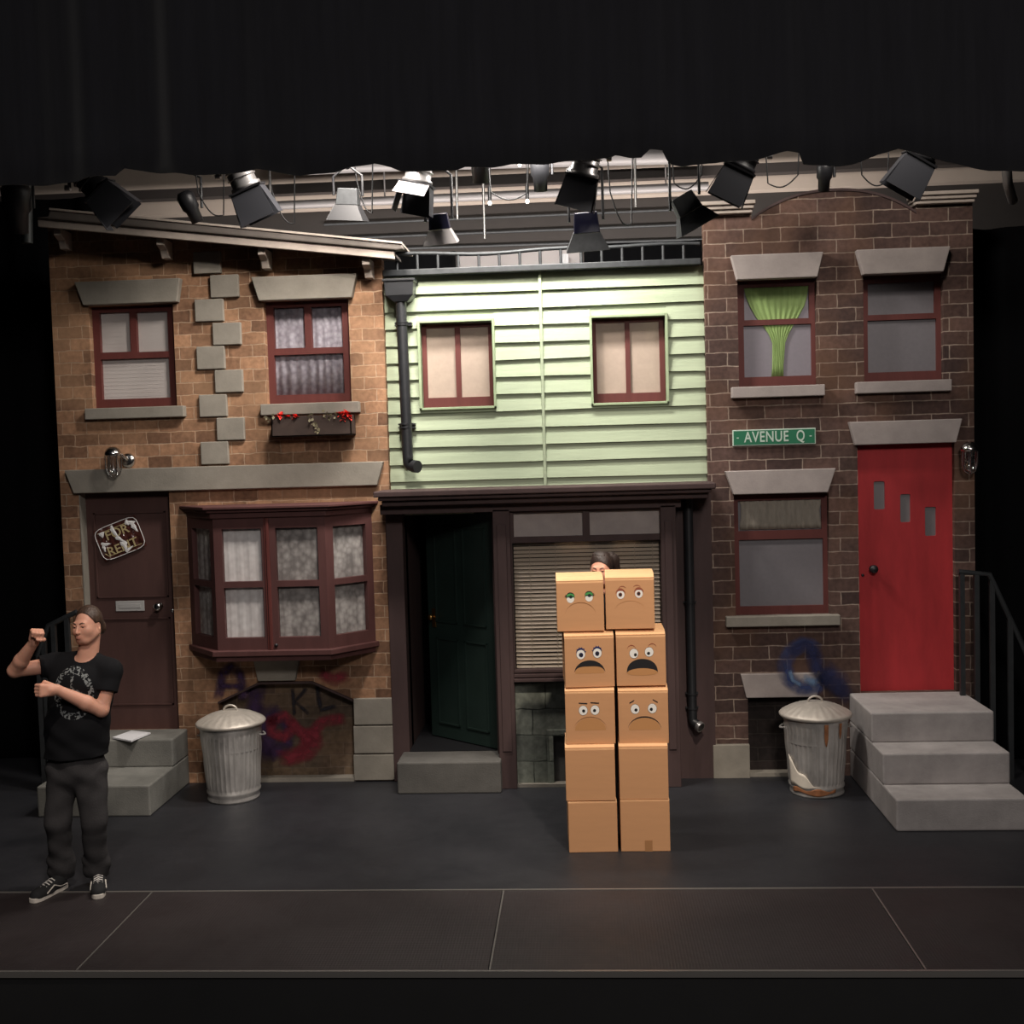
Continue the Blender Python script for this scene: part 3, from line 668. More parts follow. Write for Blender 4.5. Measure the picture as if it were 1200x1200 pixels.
for p in ((328, 487, .05), (337, 489, .045), (346, 488, .05), (399, 486, .055), (407, 484, .06), (409, 489, .045), (402, 491, .04)): flower(*p)
q = MB(); stems = MB()
for (u0, v0, u1, v1) in ((365, 494, 362, 486), (368, 494, 372, 505), (370, 494, 372, 500), (378, 494, 384, 482), (380, 494, 388, 487), (385, 494, 394, 488), (375, 494, 366, 489), (372, 494, 369, 498), (314, 492, 322, 489), (320, 494, 316, 492)):
    p0 = P3(u0, v0, YF-.12); p1 = P3(u1, v1, YF-.175); stems.tube([p0, (p0+p1)/2+Vector((0, 0, .01)), p1], .003, 5)
    for k in range(5):
        cc = p0.lerp(p1, .35+k*.16)+Vector((rnd.uniform(-.02, .02), rnd.uniform(-.02, 0), rnd.uniform(-.02, .02)))
        d = Vector((rnd.uniform(-1, 1), rnd.uniform(-.6, 0), rnd.uniform(-1, 1))).normalized(); sd = d.cross(Vector((0, 1, .3))).normalized(); l = rnd.uniform(.025, .042)
        q.add([cc, cc+d*l*.5+sd*l*.33, cc+d*l, cc+d*l*.5-sd*l*.33], [(0, 1, 2), (0, 2, 3)])
q.build('foliage', M_leaf, t); stems.build('stem', M_leaf, t)

# left entrance steps
def stair(label, x0, x1, levels, m, name='entrance_steps', yb=None):
    t = thing(name, label, 'steps', ((x0+x1)/2, levels[0][0], 0))
    for i, (yf, z) in enumerate(levels):
        z0 = levels[i-1][1] if i else 0
        o = MB().box(x0, x1, yf, yb, z0, z).build('step', m, t, bevel=.012)
    return t
stair('two grey concrete steps up to the brown door, behind the standing man', -4.16, -3.29, [(8.28, .235), (8.79, .455)], M_conc, yb=YF-.002)
# notebook
q4 = [(fl(*p, .47)[0]-.03, fl(*p, .47)[1]+.075) for p in ((131.7, 867), (153.7, 871), (176.8, 861.4), (154, 858.9))]
t = thing('notebook', 'white notebook lying on the top step by the brown door', 'notebook', (q4[0][0], q4[0][1], .456))
for nm, z0, z1, m_, e in (('cover', .456, .461, M_ink, 0), ('pages', .461, .473, M_white, .004)):
    q = MB(); q.add([(x, y, z0) for x, y in q4]+[(x, y, z1) for x, y in q4], [(3, 2, 1, 0), (4, 5, 6, 7), (0, 1, 5, 4), (1, 2, 6, 5), (2, 3, 7, 6), (3, 0, 4, 7)]); q.build(nm, m_, t)
# stair railings (black iron)
def handrail(label, rail, posts, Y, x0=0):
    t = thing('stair_railing', label, 'railing', (rail[0][0], Y, 0))
    MB().tube([Vector(p) for p in rail], .022, 10).build('handrail', M_iron2, t)
    for x, zt_, zb_ in posts: MB().box(x-.018, x+.018, Y-.018, Y+.018, zb_, zt_).build('baluster', M_iron2, t)
M_iron2 = mat('dull_black_rail', rgb(44, 46, 48), .5, var=.2, vscale=10)
YR = 9.0
def zy(px, py, Y): return at(px, py, Y)
rl = [P3(1123, 670, YR), P3(1159, 673, YR), P3(1200, 760, YR), P3(1250, 870, YR)]
def railz(x):
    for a, b in zip(rl[:-1], rl[1:]):
        if a.x <= x <= b.x: return a.z+(b.z-a.z)*(x-a.x)/(b.x-a.x)
    return rl[0].z
handrail('black iron stair railing sloping down right of the red door', rl, [(x, railz(x), 0) for x in [at(u, 800, YR)[0] for u in (1128, 1145, 1163, 1184, 1207, 1230)]], YR)
rl = [P3(90, 717, 8.95), P3(57, 733, 8.95), P3(44, 769, 8.95)]
def railz2(x):
    for a, b in zip(rl[:-1], rl[1:]):
        if b.x <= x <= a.x: return a.z+(b.z-a.z)*(x-a.x)/(b.x-a.x)
    return rl[0].z
handrail('black iron stair railing behind the standing man', rl, [(x, railz2(x), 0) for x in [at(u, 800, 8.95)[0] for u in (82, 66, 54, 47)]], 8.95)

# ================================================================== CLAPBOARD HOUSE + SHOPFRONT
YG_ = YF+.10
gx0, gx1 = at(449, 450, YG_)[0]-.06, at(825, 450, YG_)[0]+.04
GH = thing('clapboard_shop_front', 'scenic green clapboard upper floor over a dark wooden shopfront, middle building', 'building facade', ((gx0+gx1)/2, YG_, 0))
gz0 = at(640, 572, YG_)[1]-.06; gz1 = at(640, 318, YG_)[1]
w1 = rect(494, 378, 578, 477, YG_); w2 = rect(694.5, 372, 780, 471.5, YG_)
nb = 13; pitch = (gz1-at(640, 570, YG_)[1])/12.6
XB = at(636, 450, YG_)[0]
q = MB(); qd = MB()
for i in range(nb+1):
    zt_ = gz1-i*pitch; zb_ = zt_-pitch-.012
    segs = [(gx0, XB), (XB, gx1)]
    for w in (w1, w2):
        ns = []
        for a, b in segs:
            wa, wb = w[0]-.012, w[1]+.012
            if zb_ < w[3]-.02 and zt_ > w[2]+.02 and a < wb and b > wa:
                zlo, zhi = w[2], w[3]
                ns += [(a, wa), (wb, b)]
                # partial courses above/below the opening
                if zt_ > zhi+.012: q.add([(wa, YG_-.002, zt_), (wb, YG_-.002, zt_), (wb, YG_-.012, zhi), (wa, YG_-.012, zhi), (wa, YG_+.02, zt_), (wb, YG_+.02, zt_), (wb, YG_+.02, zhi), (wa, YG_+.02, zhi)], [(0, 1, 2, 3), (3, 2, 6, 7), (7, 6, 5, 4), (0, 4, 5, 1)])
                if zb_ < zlo-.012: q.add([(wa, YG_-.014, zlo), (wb, YG_-.014, zlo), (wb, YG_-.024, zb_), (wa, YG_-.024, zb_), (wa, YG_+.02, zlo), (wb, YG_+.02, zlo), (wb, YG_+.02, zb_), (wa, YG_+.02, zb_)], [(0, 1, 2, 3), (3, 2, 6, 7), (7, 6, 5, 4), (0, 4, 5, 1)])
            else: ns.append((a, b))
        segs = ns
    for a, b in segs:
        j = .003*math.sin(i*2.1+a)
        vs = [(a, YG_-.002, zt_), (b, YG_-.002, zt_), (b, YG_-.030, zb_+j), (a, YG_-.030, zb_-j), (b, YG_-.018, zb_+j), (a, YG_-.018, zb_-j), (a, YG_+.006, zt_), (b, YG_+.006, zt_)]
        q.add(vs, [(0, 1, 2, 3), (3, 2, 4, 5), (5, 4, 7, 6), (0, 6, 7, 1), (0, 3, 5, 6), (1, 7, 4, 2)])
q.build('clapboards', M_green, GH)
flat('backing', [(gx0, gz0), (gx1, gz0), (gx1, gz1), (gx0, gz1)], [R4(w1), R4(w2)], YG_+.012, YG_+.04, M_trimgreen, GH)
MB().box(XB-.012, XB+.012, YG_-.04, YG_, gz0, gz1).build('centre_batten', M_green, GH, bevel=.003)
for w, pn in ((w1, [(500.5, 384, 534, 466), (540, 383, 573, 465)]), (w2, [(699, 378, 733, 461), (738.5, 377, 773, 460)])):
    fr = flat('window_frame', R4(w), [R4(rect(*p, YG_+.06)) for p in pn], YG_+.06, YG_+.1, M_redwood, GH)
    for p in pn:
        r = rect(*p, YG_+.06); MB().box(r[0]-.01, r[1]+.01, YG_+.08, YG_+.084, r[2]-.01, r[3]+.01).build('pane', M_cream, fr)
    q = MB()
    for (a, b, c, d) in ((w[0]-.02, w[0], w[2]-.02, w[3]+.02), (w[1], w[1]+.02, w[2]-.02, w[3]+.02), (w[0], w[1], w[3], w[3]+.02), (w[0]-.02, w[1]+.02, w[2]-.02, w[2])):
        q.box(a, b, YG_-.05, YG_+.06, c, d)
    q.build('window_trim', M_trimgreen, GH, bevel=.003)
# railing on the parapet
YRL = YG_-.06
rt0, rt1 = at(464, 297.5, YRL), at(820, 285.4, YRL)
rb0, rb1 = at(449, 321, YRL), at(821, 309.6, YRL)
RL = thing('roof_railing', 'low grey iron railing along the top of the green clapboard wall', 'railing', ((rb0[0]+rb1[0])/2, YRL, rb0[1]))
MB().tube([(rt0[0]+(rt1[0]-rt0[0])*i/16, YRL, rt0[1]+(rt1[1]-rt0[1])*i/16-.018*math.sin(PI*min(1, i/9))+.006*math.sin(i)) for i in range(17)], .016, 10).build('top_rail', M_iron, RL)
MB().box(rb0[0], rb1[0], YRL-.03, YG_+.04, gz1-.004, gz1+.045).build('bottom_rail', M_iron, RL, bevel=.006)
for k in range(15):
    u = 465+k*24.02; x = at(u, 305, YRL)[0]
    if x < rb1[0]-.02:
        f_ = (x-rt0[0])/(rt1[0]-rt0[0])
        ztp = rt0[1]+(rt1[1]-rt0[1])*f_-.015*math.sin(PI*max(0, min(1, f_*16/9)))
        MB().tube([(x, YRL, gz1+.04), (x, YRL, ztp)], .0115, 8).build('baluster', M_iron, RL)
# drainpipes
t = thing('drainpipe', 'black drainpipe with hopper head on the green clapboard wall', 'drainpipe', (at(470, 400, YG_)[0], YG_, at(475, 545, YG_)[1]))
YP = YG_-.13
a, b_, c, e = rect(450, 328, 488, 353, YP)
q = MB(); cx = at(470, 360, YP)[0]
lv = [(a, b_, YP-.09, YG_-.03, e), (a, b_, YP-.09, YG_-.03, e-.02), (a+.012, b_-.012, YP-.08, YG_-.03, e-.02), (a+.02, b_-.02, YP-.075, YG_-.03, c+.04), (cx-.05, cx+.06, YP-.05, YP+.05, c-.01)]
vs = []; 
for (p, r, y0, y1, z_) in lv: vs += [(p, y0, z_), (r, y0, z_), (r, y1, z_), (p, y1, z_)]
fs = [(3, 2, 1, 0), tuple(range(16, 20))]
for i in range(4):
    for k in range(4): fs.append((i*4+k, i*4+(k+1) % 4, i*4+4+(k+1) % 4, i*4+4+k))
q.add(vs, fs); q.build('hopper_head', M_pipe, t, bevel=.006)
pA = P3(469.5, 350, YP); pB = P3(477, 536, YP); pB.x = pA.x+.015; pC = P3(481, 546, YP); pD = P3(488, 547, YP-.04)
MB().tube([pA, pB, pB.lerp(pC, .5)+Vector((-.008, 0, -.01)), pC, pD], .043, 16).build('pipe', M_pipe, t)
MB().tube([pC.lerp(pD, .5), pD+Vector((.012, -.01, .0))], .05, 16).build('pipe_collar', M_pipe, t)
for v in (378, 380.5, 497, 501):
    pz = at(472, v, YP)[1]; MB().tube([(pA.x+.004, YP, pz-.006), (pA.x+.004, YP, pz+.006)], .05, 16).box(pA.x-.06, pA.x+.075, YP+.03, YG_-.02, pz-.006, pz+.006).build('pipe_bracket', M_pipe, t)
# shop front
sx0, sx1 = at(455, 700, YF-.03)[0], at(800, 700, YS)[0]
cz1 = at(640, 571, YS-.2)[1]; cz0 = at(640, 586, YS-.15)[1]
cx0, cx1 = at(437, 577, YS-.2)[0], at(839, 565, YS-.2)[0]
q = MB()
q.box(cx0, cx1, YS-.2, YF-.002, cz1-.045, cz1); q.box(cx0+.03, cx1-.03, YS-.17, YF-.002, cz1-.075, cz1-.045); q.box(cx0+.05, cx1-.05, YS-.12, YF-.002, cz0-.02, cz1-.075)
q.box(XR_+.005, at(836, 575, YF)[0], YF-.002, YG_, cz1-.045, cz1)
q.build('cornice', M_dkwood, GH, bevel=.008)
ftop = cz0-.02; fbot = at(690, 597, YS)[1]
xd0, xd1 = at(474, 735, YS+.15)[0], at(580, 735, YS)[0]     # doorway
MB().box(sx0, sx1, YS-.02, YS+.1, fbot+.0, ftop+.01).build('fascia_beam', M_dkwood, GH, bevel=.004)
px0 = at(581, 735, YS)[0]; px1 = at(601, 735, YS)[0]
q = MB().box(sx0, xd0, YF-.04, YF+.2, .0, fbot+.05).build('pilaster', M_dkwood, GH, bevel=.006)
for (a, b) in ((px0, px1), (at(777, 760, YS)[0], at(795, 760, YS)[0])):
    MB().box(a, b, YS-.02, YS+.35, 0, fbot+.02).box(a+.03, b-.03, YS-.032, YS-.02, .3, fbot-.1).build('pilaster', M_dkwood, GH, bevel=.005)
RPX = at(794, 760, YS)[0]
MB().box(RPX-.01, at(835.5, 740, YF)[0], YF-.03, YF+.02, 0, ftop+.02).build('side_panel', M_dkwood, GH)
# shop window
sw0, sw1 = px1, at(777, 700, YS)[0]
ztr0, ztr1 = at(690, 627, YS+.05)[1], at(690, 599, YS+.05)[1]
tr = [rect(602, 600, 683, 627, YS+.05), rect(691, 598, 774, 625, YS+.05)]
tr = [(r[0], r[1], ztr0, ztr1) for r in tr]
zw0 = at(690, 783, YS+.05)[1]; zw1 = at(690, 634, YS+.05)[1]
zbase = at(690, 797, YS)[1]
big = (sw0+.012, sw1-.012, zw0, zw1)
fr = flat('window_frame', [(sw0, zbase), (sw1, zbase), (sw1, fbot+.05), (sw0, fbot+.05)], [R4(r) for r in tr]+[R4(big)], YS+.02, YS+.08, M_dkwood, GH)
for r in tr: MB().box(r[0]-.01, r[1]+.01, YS+.05, YS+.054, r[2]-.01, r[3]+.01).build('transom_pane', M_frostc if False else M_stoneL, fr)
MB().box(big[0]-.01, big[1]+.01, YS+.05, YS+.054, big[2]-.01, big[3]+.01).build('pane', M_glass, fr)
q = MB(); n = 32; pit = (big[3]-big[2])/n
for i in range(n):
    z = big[2]+(i+.5)*pit; h_ = pit*.36
    q.add([(big[0]+.005, YS+.085, z-h_), (big[1]-.005, YS+.085, z-h_), (big[1]-.005, YS+.104, z+h_), (big[0]+.005, YS+.104, z+h_)], [(0, 1, 2, 3)])
M_slat = mat('venetian_slat', rgb(186, 170, 150), .5)
o = q.build('venetian_blind', M_slat, fr); s = o.modifiers.new('s', 'SOLIDIFY'); s.thickness = .002
q = MB()
for u in (622, 652, 700, 745, 766):
    x = at(u, 700, YS+.08)[0]; q.box(x-.002, x+.002, YS+.082, YS+.084, big[2], big[3])
q.build('blind_cord', M_slat, fr)
MB().box(sw0-.05, sw1+.05, YS+.16, YS+.18, .0, fbot).build('dark_interior', M_ink, GH)
q = MB()
for k in range(3): q.box(sw0, sw1, YS-.04+.018*k, YS+.06, zbase+.0+.033*k, zbase+.025+.033*k)
q.build('window_sill', M_dkwood, GH, bevel=.003)
vent = rect(649, 862, 668, 918, YS+.06)
flat('stone_base', [(sw0, 0), (sw1, 0), (sw1, zbase), (sw0, zbase)], [R4((vent[0], vent[1]+.1, vent[2], vent[3]))], YS+.06, YS+.14, M_blocks, GH)
q = MB(); a, b, c, e = vent[0], vent[1]+.1, vent[2], vent[3]
for (p, r, s_, t_) in ((a-.05, a, c-.05, e+.05), (b, b+.05, c-.05, e+.05), (a, b, e, e+.05), (a, b, c-.05, c)): q.box(p, r, YS+.045, YS+.1, s_, t_)
q.build('vent_surround', M_blocks, GH, bevel=.004); MB().box(a, b, YS+.11, YS+.13, c, e).build('vent_back', M_concD, GH)
MB().box(sw0, sw1, YS+.02, YS+.1, 0, .025).build('base_strip', M_stone, GH)
# green door, standing ajar inward
YDR = YF+.18
dz0, dz1 = .262, at(525, 603, YS+.1)[1]
DX0, DX1 = at(499, 700, YDR)[0], xd1
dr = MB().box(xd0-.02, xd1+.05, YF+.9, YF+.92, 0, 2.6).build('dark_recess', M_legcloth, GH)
hinge = Vector((at(582, 700, YS+.2)[0], YS+.2, 0)); L = .80; ang = math.radians(40)
MD = Matrix.Translation(hinge) @ Matrix.Rotation(PI-ang, 4, 'Z')
q = MB().box(0, L, -.02, .02, dz0, dz1+.1, MD); dr = q.build('door', M_doorG, GH, bevel=.004)
q = MB()
for (a, b) in ((.10, .36), (.44, .70)):
    for (c, e) in ((dz0+.12, dz0+.85), (dz0+.98, dz1-.12)):
        for (p, r, s_, t_) in ((a, a+.014, c, e), (b-.014, b, c, e), (a, b, c, c+.014), (a, b, e-.014, e)): q.box(p, r, .02, .03, s_, t_, MD)
q.build('door_moulding', M_doorG, dr)
hz = at(511, 730, YF+.1)[1]
MB().box(.70, .745, .02, .028, hz-.08, hz+.08, MD).build('handle_plate', M_brass, dr, bevel=.003)
MB().lathe([(0, .055), (.02, .052), (.026, .04), (.018, .022), (.009, .018), (.009, 0)], MD @ Vector((.722, .028, hz+.01)), 20, MD.to_3x3().to_4x4() @ Matrix.Rotation(-PI/2, 4, 'X')).build('door_knob', M_brass, dr)
stair('single low grey concrete step in front of the green door', -1.50, -.685, [(8.77, .25)], M_concD, name='door_step', yb=YF-.045)
MB().box(xd0-.0, px0, YF-.04, YF+.9, 0, .255).build('threshold', M_black, GH)
MB().box(px0-.02, px0, YS+.1, YF+.9, 0, fbot+.1).box(xd0-.02, xd0, YF+.1, YF+.9, 0, fbot+.1).box(xd0-.02, px0, YS+.05, YF+.9, fbot+.02, fbot+.06).build('door_reveal', M_dkwood, GH)
# right drainpipe
t = thing('drainpipe', 'slim black drainpipe on the dark panel right of the shop window', 'drainpipe', (at(810, 700, YF)[0], YF, at(812, 850, YF)[1]))
yq = YF-.08; pA = P3(806, 584, yq); pB = P3(812, 842, yq); pA.x = pB.x = (pA.x+pB.x)/2; pC = pB+Vector((.01, -.01, -.03)); pD = pC+Vector((.05, -.05, -.03))
MB().tube([pA, pB, pC, pD], .036, 16).build('pipe', M_pipe, t)
MB().tube([pC.lerp(pD, .6), pD], .042, 16).build('pipe_collar', M_lampgrey, t)
for v in (706, 813, 830):
    z = at(810, v, yq)[1]; MB().tube([(pB.x, yq, z-.006), (pB.x, yq, z+.006)], .042, 16).box(pB.x-.05, pB.x+.05, yq+.02, YF-.03, z-.006, z+.006).build('pipe_bracket', M_pipe, t)

# ================================================================== RIGHT HOUSE
XA, XZ = at(831, 600, YF)[0], at(1142, 560, YF)[0]
RH = thing('dark_brick_house_front', 'scenic dark brick house front with red door and arched parapet, right building', 'building facade', ((XA+XZ)/2, YF, 0))
ztop = (at(850, 250, YF)[1]+at(1110, 236, YF)[1])/2
xa1, xa2 = at(880.5, 257, YF)[0], at(1073.5, 246, YF)[0]
zsp_ = at(880.5, 258, YF)[1]; zap = at(977, 224, YF)[1]
arch = []
for k in range(21):
    u = k/20*2-1; arch.append(((xa1+xa2)/2-u*(xa2-xa1)/2, zsp_+(zap-zsp_)*(1-abs(u)**2.3)))
v1 = rect(865, 326, 957.5, 452, YF); v2 = rect(1012, 321, 1106, 446, YF); v3 = rect(861, 579, 972, 721, YF)
dR = (at(1006.5, 665, YF)[0], at(1119.5, 665, YF)[0], .665, at(1062, 520, YF)[1])
bs = (at(877, 860, YF)[0], at(957, 860, YF)[0], .02, at(915, 817, YF)[1])
out = [(XA, 0), (XZ, 0), (XZ, ztop), (xa2, ztop)]+arch+[(xa1, ztop), (XA, ztop)]
flat('brick_wall', out, [R4(v1), R4(v2), R4(v3), R4(dR), R4(bs)], YF, YF+.12, M_brickR, RH)
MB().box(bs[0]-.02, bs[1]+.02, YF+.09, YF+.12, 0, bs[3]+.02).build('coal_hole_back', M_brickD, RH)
for (u0, v0, u1, v1_, ex) in ((819, 236, 882, 250, 0), (1074, 224, 1143, 237.5, 0)):
    a, b, c, e = rect(u0, v0, u1, v1_, YF-.06)
    hh = (e-c)/3
    MB().box(a, b, YF-.05, YF+.14, c, c+hh).box(a-.01, b+.01, YF-.07, YF+.14, c+hh, c+hh*2).box(a-.02, b+.02, YF-.09, YF+.14, c+hh*2, e).build('coping', M_cornice, RH, bevel=.006)
q = MB()
for k in range(20):
    (x0_, z0_), (x1_, z1_) = arch[k], arch[k+1]
    q.prism([(x0_, z0_), (x1_, z1_), (x1_, z1_+.02), (x0_, z0_+.02)], YF-.01, YF+.12)
q.build('arch_cap', M_dkwood, RH)
lintel(RH, (856.7, 299), (965, 295), (958, 324), (864, 328), M_stoneL); lintel(RH, (1004, 293), (1114, 288), (1106, 317), (1012, 322.5), M_stoneL)
lintel(RH, (850, 553), (979.7, 548), (970.5, 576.7), (860, 580), M_stoneL); lintel(RH, (995.7, 495), (1128, 490), (1120.7, 518), (1003, 522), M_stoneL)
lintel(RH, (868, 791), (966, 788), (957, 817), (875, 818), M_stoneL, .03)
slab(RH, 857.7, 452, 967, 465, M_stoneL); slab(RH, 1004, 446, 1115.7, 459.5, M_stoneL); slab(RH, 851.5, 722, 985, 734, M_stone)
slab(RH, 836, 873, 879, 914, M_stone, .036, name='plinth_block')
MB().box(bs[0], bs[1], YF-.01, YF+.09, 0, .03).build('niche_sill', M_stone, RH)
p1 = [rect(872, 336, 948, 374, YW), rect(872, 380.5, 951, 441, YW)]
fr = sash(RH, v1, p1, YW, M_redwood, M_frost)
# gathered green curtain in front of the frosted film
def gathered(parent, rows, Y, m, name='gathered_curtain', N=44):
    vs = []
    for (pyy, xl, xr) in rows:
        (x0_, z0_), (x1_, _) = at(xl, pyy, Y), at(xr, pyy, Y); w_ = x1_-x0_
        for i in range(N+1):
            vs.append((x0_+w_*i/N, Y+.004*math.sin(i*1.25)+.002*math.sin(i*2.9), z0_))
    q = MB(); q.add(vs, [(j*(N+1)+i, j*(N+1)+i+1, (j+1)*(N+1)+i+1, (j+1)*(N+1)+i) for j in range(len(rows)-1) for i in range(N)], True)
    o = q.build(name, m, parent); s = o.modifiers.new('s', 'SOLIDIFY'); s.thickness = .003; return o
gathered(fr, [(335, 871, 948), (348, 874, 946), (360, 879, 943), (372, 886, 936), (382, 894, 930), (392, 901, 924), (402, 905, 920), (415, 905, 919), (428, 905, 918), (442, 904, 918)], YW+.017, M_netgreen)
fr = sash(RH, v2, [rect(1017, 331, 1095, 368, YW), rect(1017, 374.5, 1097.5, 435.5, YW)], YW, M_redwood, M_frostd)
p3 = [rect(865, 586, 962.5, 621.4, YW), rect(866.7, 631.7, 965, 710, YW)]
fr = sash(RH, v3, p3, YW, M_redwood, M_frostd)
gathered(fr, [(586, 866, 963), (592, 868, 962), (600, 868, 960), (607, 868, 961), (614, 867, 962), (621, 867, 963)], YW+.017, M_netcream, 'voile_swag')
x, z = at(1102, 573, YF-.02)
# red door
YD2 = YF+.06
slots = []
for (u0, v0, u1, v1_) in ((1024, 564, 1037, 597), (1055, 579, 1067, 612), (1084, 594, 1097, 628)):
    a, b, c, e = rect(u0, v0, u1, v1_, YD2); r_ = .012
    pl = []
    for (cx_, cz_, a0) in ((b-r_, c+r_, -PI/2), (b-r_, e-r_, 0), (a+r_, e-r_, PI/2), (a+r_, c+r_, PI)):
        for k in range(4): an = a0+k*PI/6; pl.append((cx_+r_*math.cos(an), cz_+r_*math.sin(an)))
    slots.append(pl)
dr = flat('door', [(dR[0], dR[2]), (dR[1], dR[2]), (dR[1], dR[3]), (dR[0], dR[3])], slots, YD2, YD2+.04, M_red, RH)
for pl in slots:
    xs_ = [p[0] for p in pl]; zs_ = [p[1] for p in pl]
    MB().box(min(xs_)-.01, max(xs_)+.01, YD2+.015, YD2+.02, min(zs_)-.01, max(zs_)+.01).build('door_light', M_slotgrey, dr)
kx, kz = at(1024, 667, YD2-.04)
MB().lathe([(0, .07), (.018, .069), (.03, .06), (.034, .048), (.03, .036), (.015, .028), (.012, .008), (.028, .005), (.028, 0)], (kx, YD2, kz), 24, MY).build('door_knob', M_black, dr)
kx, kz = at(1011, 674, YD2)
MB().lathe([(0, .008), (.011, .007), (.012, 0)], (kx, YD2, kz), 16, MY).build('lock_cylinder', M_black, dr)
spray('graffiti', [([(965, 795), (955, 806), (938, 806), (924, 796), (919, 780), (926, 764), (940, 755), (952, 758)], .075)], YF-.032, S_blue, RH)
spray('graffiti', [([(953, 765), (958, 785), (975, 800), (990, 812)], .08), ([(972, 790), (985, 800)], .10), ([(930, 762), (944, 756), (955, 765)], .05)], YF-.032, S_navy, RH)
spray('graffiti', [([(945, 795), (953, 799)], .04), ([(926, 788), (929, 797), (937, 802)], .02)], YF-.036, S_lblue, RH)
# street sign
t = thing('street_sign', 'green AVENUE Q street name sign on the dark brick wall', 'sign', (at(907, 512, YF)[0], YF-.01, at(907, 512, YF)[1]))
a, b, c, e = rect(858.5, 502.7, 956, 521.5, YF-.02)
MB().box(a, b, YF-.02, YF-.001, c, e).build('sign_border', M_signw, t, bevel=.003)
MB().box(a+.008, b-.008, YF-.022, YF-.019, c+.008, e-.008).build('sign_face', M_signg, t)
text_mesh('lettering', 'AVENUE', .118, M_signw, t, Matrix.Translation(((a+b)/2-.06, YF-.0235, (c+e)/2+.001)) @ UP, .74, .0008, 1.08)
text_mesh('lettering', 'Q', .118, M_signw, t, Matrix.Translation(((a+b)/2+.205, YF-.0235, (c+e)/2+.001)) @ UP, .70, .0008)
for xd in (a+.04, b-.04): MB().box(xd-.008, xd+.008, YF-.0235, YF-.021, (c+e)/2-.004, (c+e)/2+.004).build('dot', M_signw, t)
x, z = at(1134, 535, YF-.1); wall_lamp(x+.01, z, YF, 'chrome caged bulkhead lamp right of the red door', .6)
stair('three grey concrete steps up to the red door', 2.075, 2.955, [(7.80, .222), (8.14, .445), (8.45, .665)], M_concR, yb=YF-.002)

# ================================================================== DUSTBINS
def dustbin(x, y, label, dents=0, extras=False):
    t = thing('dustbin', label, 'dustbin', (x, y, 0), 'galvanised dustbins')
    hb = .60; r0, r1 = .195, .238
    prof = []; NR = 40
    for i in range(NR+1):
        z = hb*i/NR; r_ = r0+(r1-r0)*i/NR
        if i in (0, 1): r_ += .006
        if 4 <= i <= 5: r_ += .008
        if i == 37 or i == 38: r_ += .004
        prof.append((r_, z))
    def fn(i, a):
        z = i/NR
        rib = .0055*max(0, math.sin(a*36))**1.2 if .17 < z < .9 else 0
        return rib+.004*math.sin(a*3+dents+z*5)*math.sin(z*9+dents)
    q = MB().lathe([(0, .01), (r0-.01, .01)]+[(p[0], p[1]) for p in prof]+[(r1-.008, hb), (r1-.012, .4)], (x, y, 0), 216, None, lambda i, a: fn(i-2, a) if 2 <= i <= NR+2 else 0)
    q.build('bin_body', M_galv, t)
    lid = [(.262, hb-.012), (.266, hb-.006), (.268, hb+.006), (.262, hb+.014), (.25, hb+.022), (.22, hb+.04), (.16, hb+.068), (.09, hb+.088), (.04, hb+.094), (0, hb+.095)]
    MB().lathe(lid, (x, y, 0), 96, None, lambda i, a: (.004*math.sin(a*24) if 4 <= i <= 6 else 0)+.003*math.sin(a*2+dents)).build('lid', M_galvlid, t)
    pts = [Vector((x+.055*math.cos(a), y, hb+.088+.045*math.sin(a))) for a in [PI*k/12 for k in range(13)]]
    MB().tube(pts, .008, 8).build('lid_handle', M_galvlid, t)
    for s in (-1, 1):
        pts = [Vector((x+s*(r1+.0+.03*math.sin(PI*k/8)), y-.05+.1*k/8, hb-.09-.01*math.sin(PI*k/8))) for k in range(9)]
        MB().tube(pts, .007, 8).build('side_handle', M_galv, t)
    if extras:
        def patch(nm, m_, a0, a1, zf):
            vs = []; N_ = 14; K = 6
            for i in range(N_+1):
                a = a0+(a1-a0)*i/N_; zl, zh = zf(i/N_)
                for k in range(K+1):
                    z_ = zl+(zh-zl)*k/K; r_ = r0+(r1-r0)*z_/hb+.013; vs.append((x+r_*math.cos(a), y+r_*math.sin(a), z_))
            q = MB(); q.add(vs, [(i*(K+1)+k, i*(K+1)+k+1, (i+1)*(K+1)+k+1, (i+1)*(K+1)+k) for i in range(N_) for k in range(K)], True)
            o = q.build(nm, m_, t); s_ = o.modifiers.new('s', 'SOLIDIFY'); s_.thickness = .002; s_.offset = -1
        d = math.radians
        patch('peeling_label', M_peel, d(198), d(268), lambda u: (.075+.01*math.sin(u*9), .30-.24*u**.8+.015*math.sin(u*14)+.01))
        patch('rust_stain', M_rust, d(205), d(300), lambda u: (.03+.012*math.sin(u*8), .066+.012*math.sin(u*13)))
        patch('rust_stain', M_rust, d(274), d(281), lambda u: (.47-.07*math.sin(u*3), .57))
        patch('rust_stain', M_rust, d(303), d(309), lambda u: (.50-.05*math.sin(u*3), .57))
    return t
dustbin(-2.795, 8.74, 'galvanised dustbin under the bay window, body clean', 0)
dustbin(1.728, 8.74, 'galvanised dustbin with torn white label and rust, beside the red door steps', 2, True)

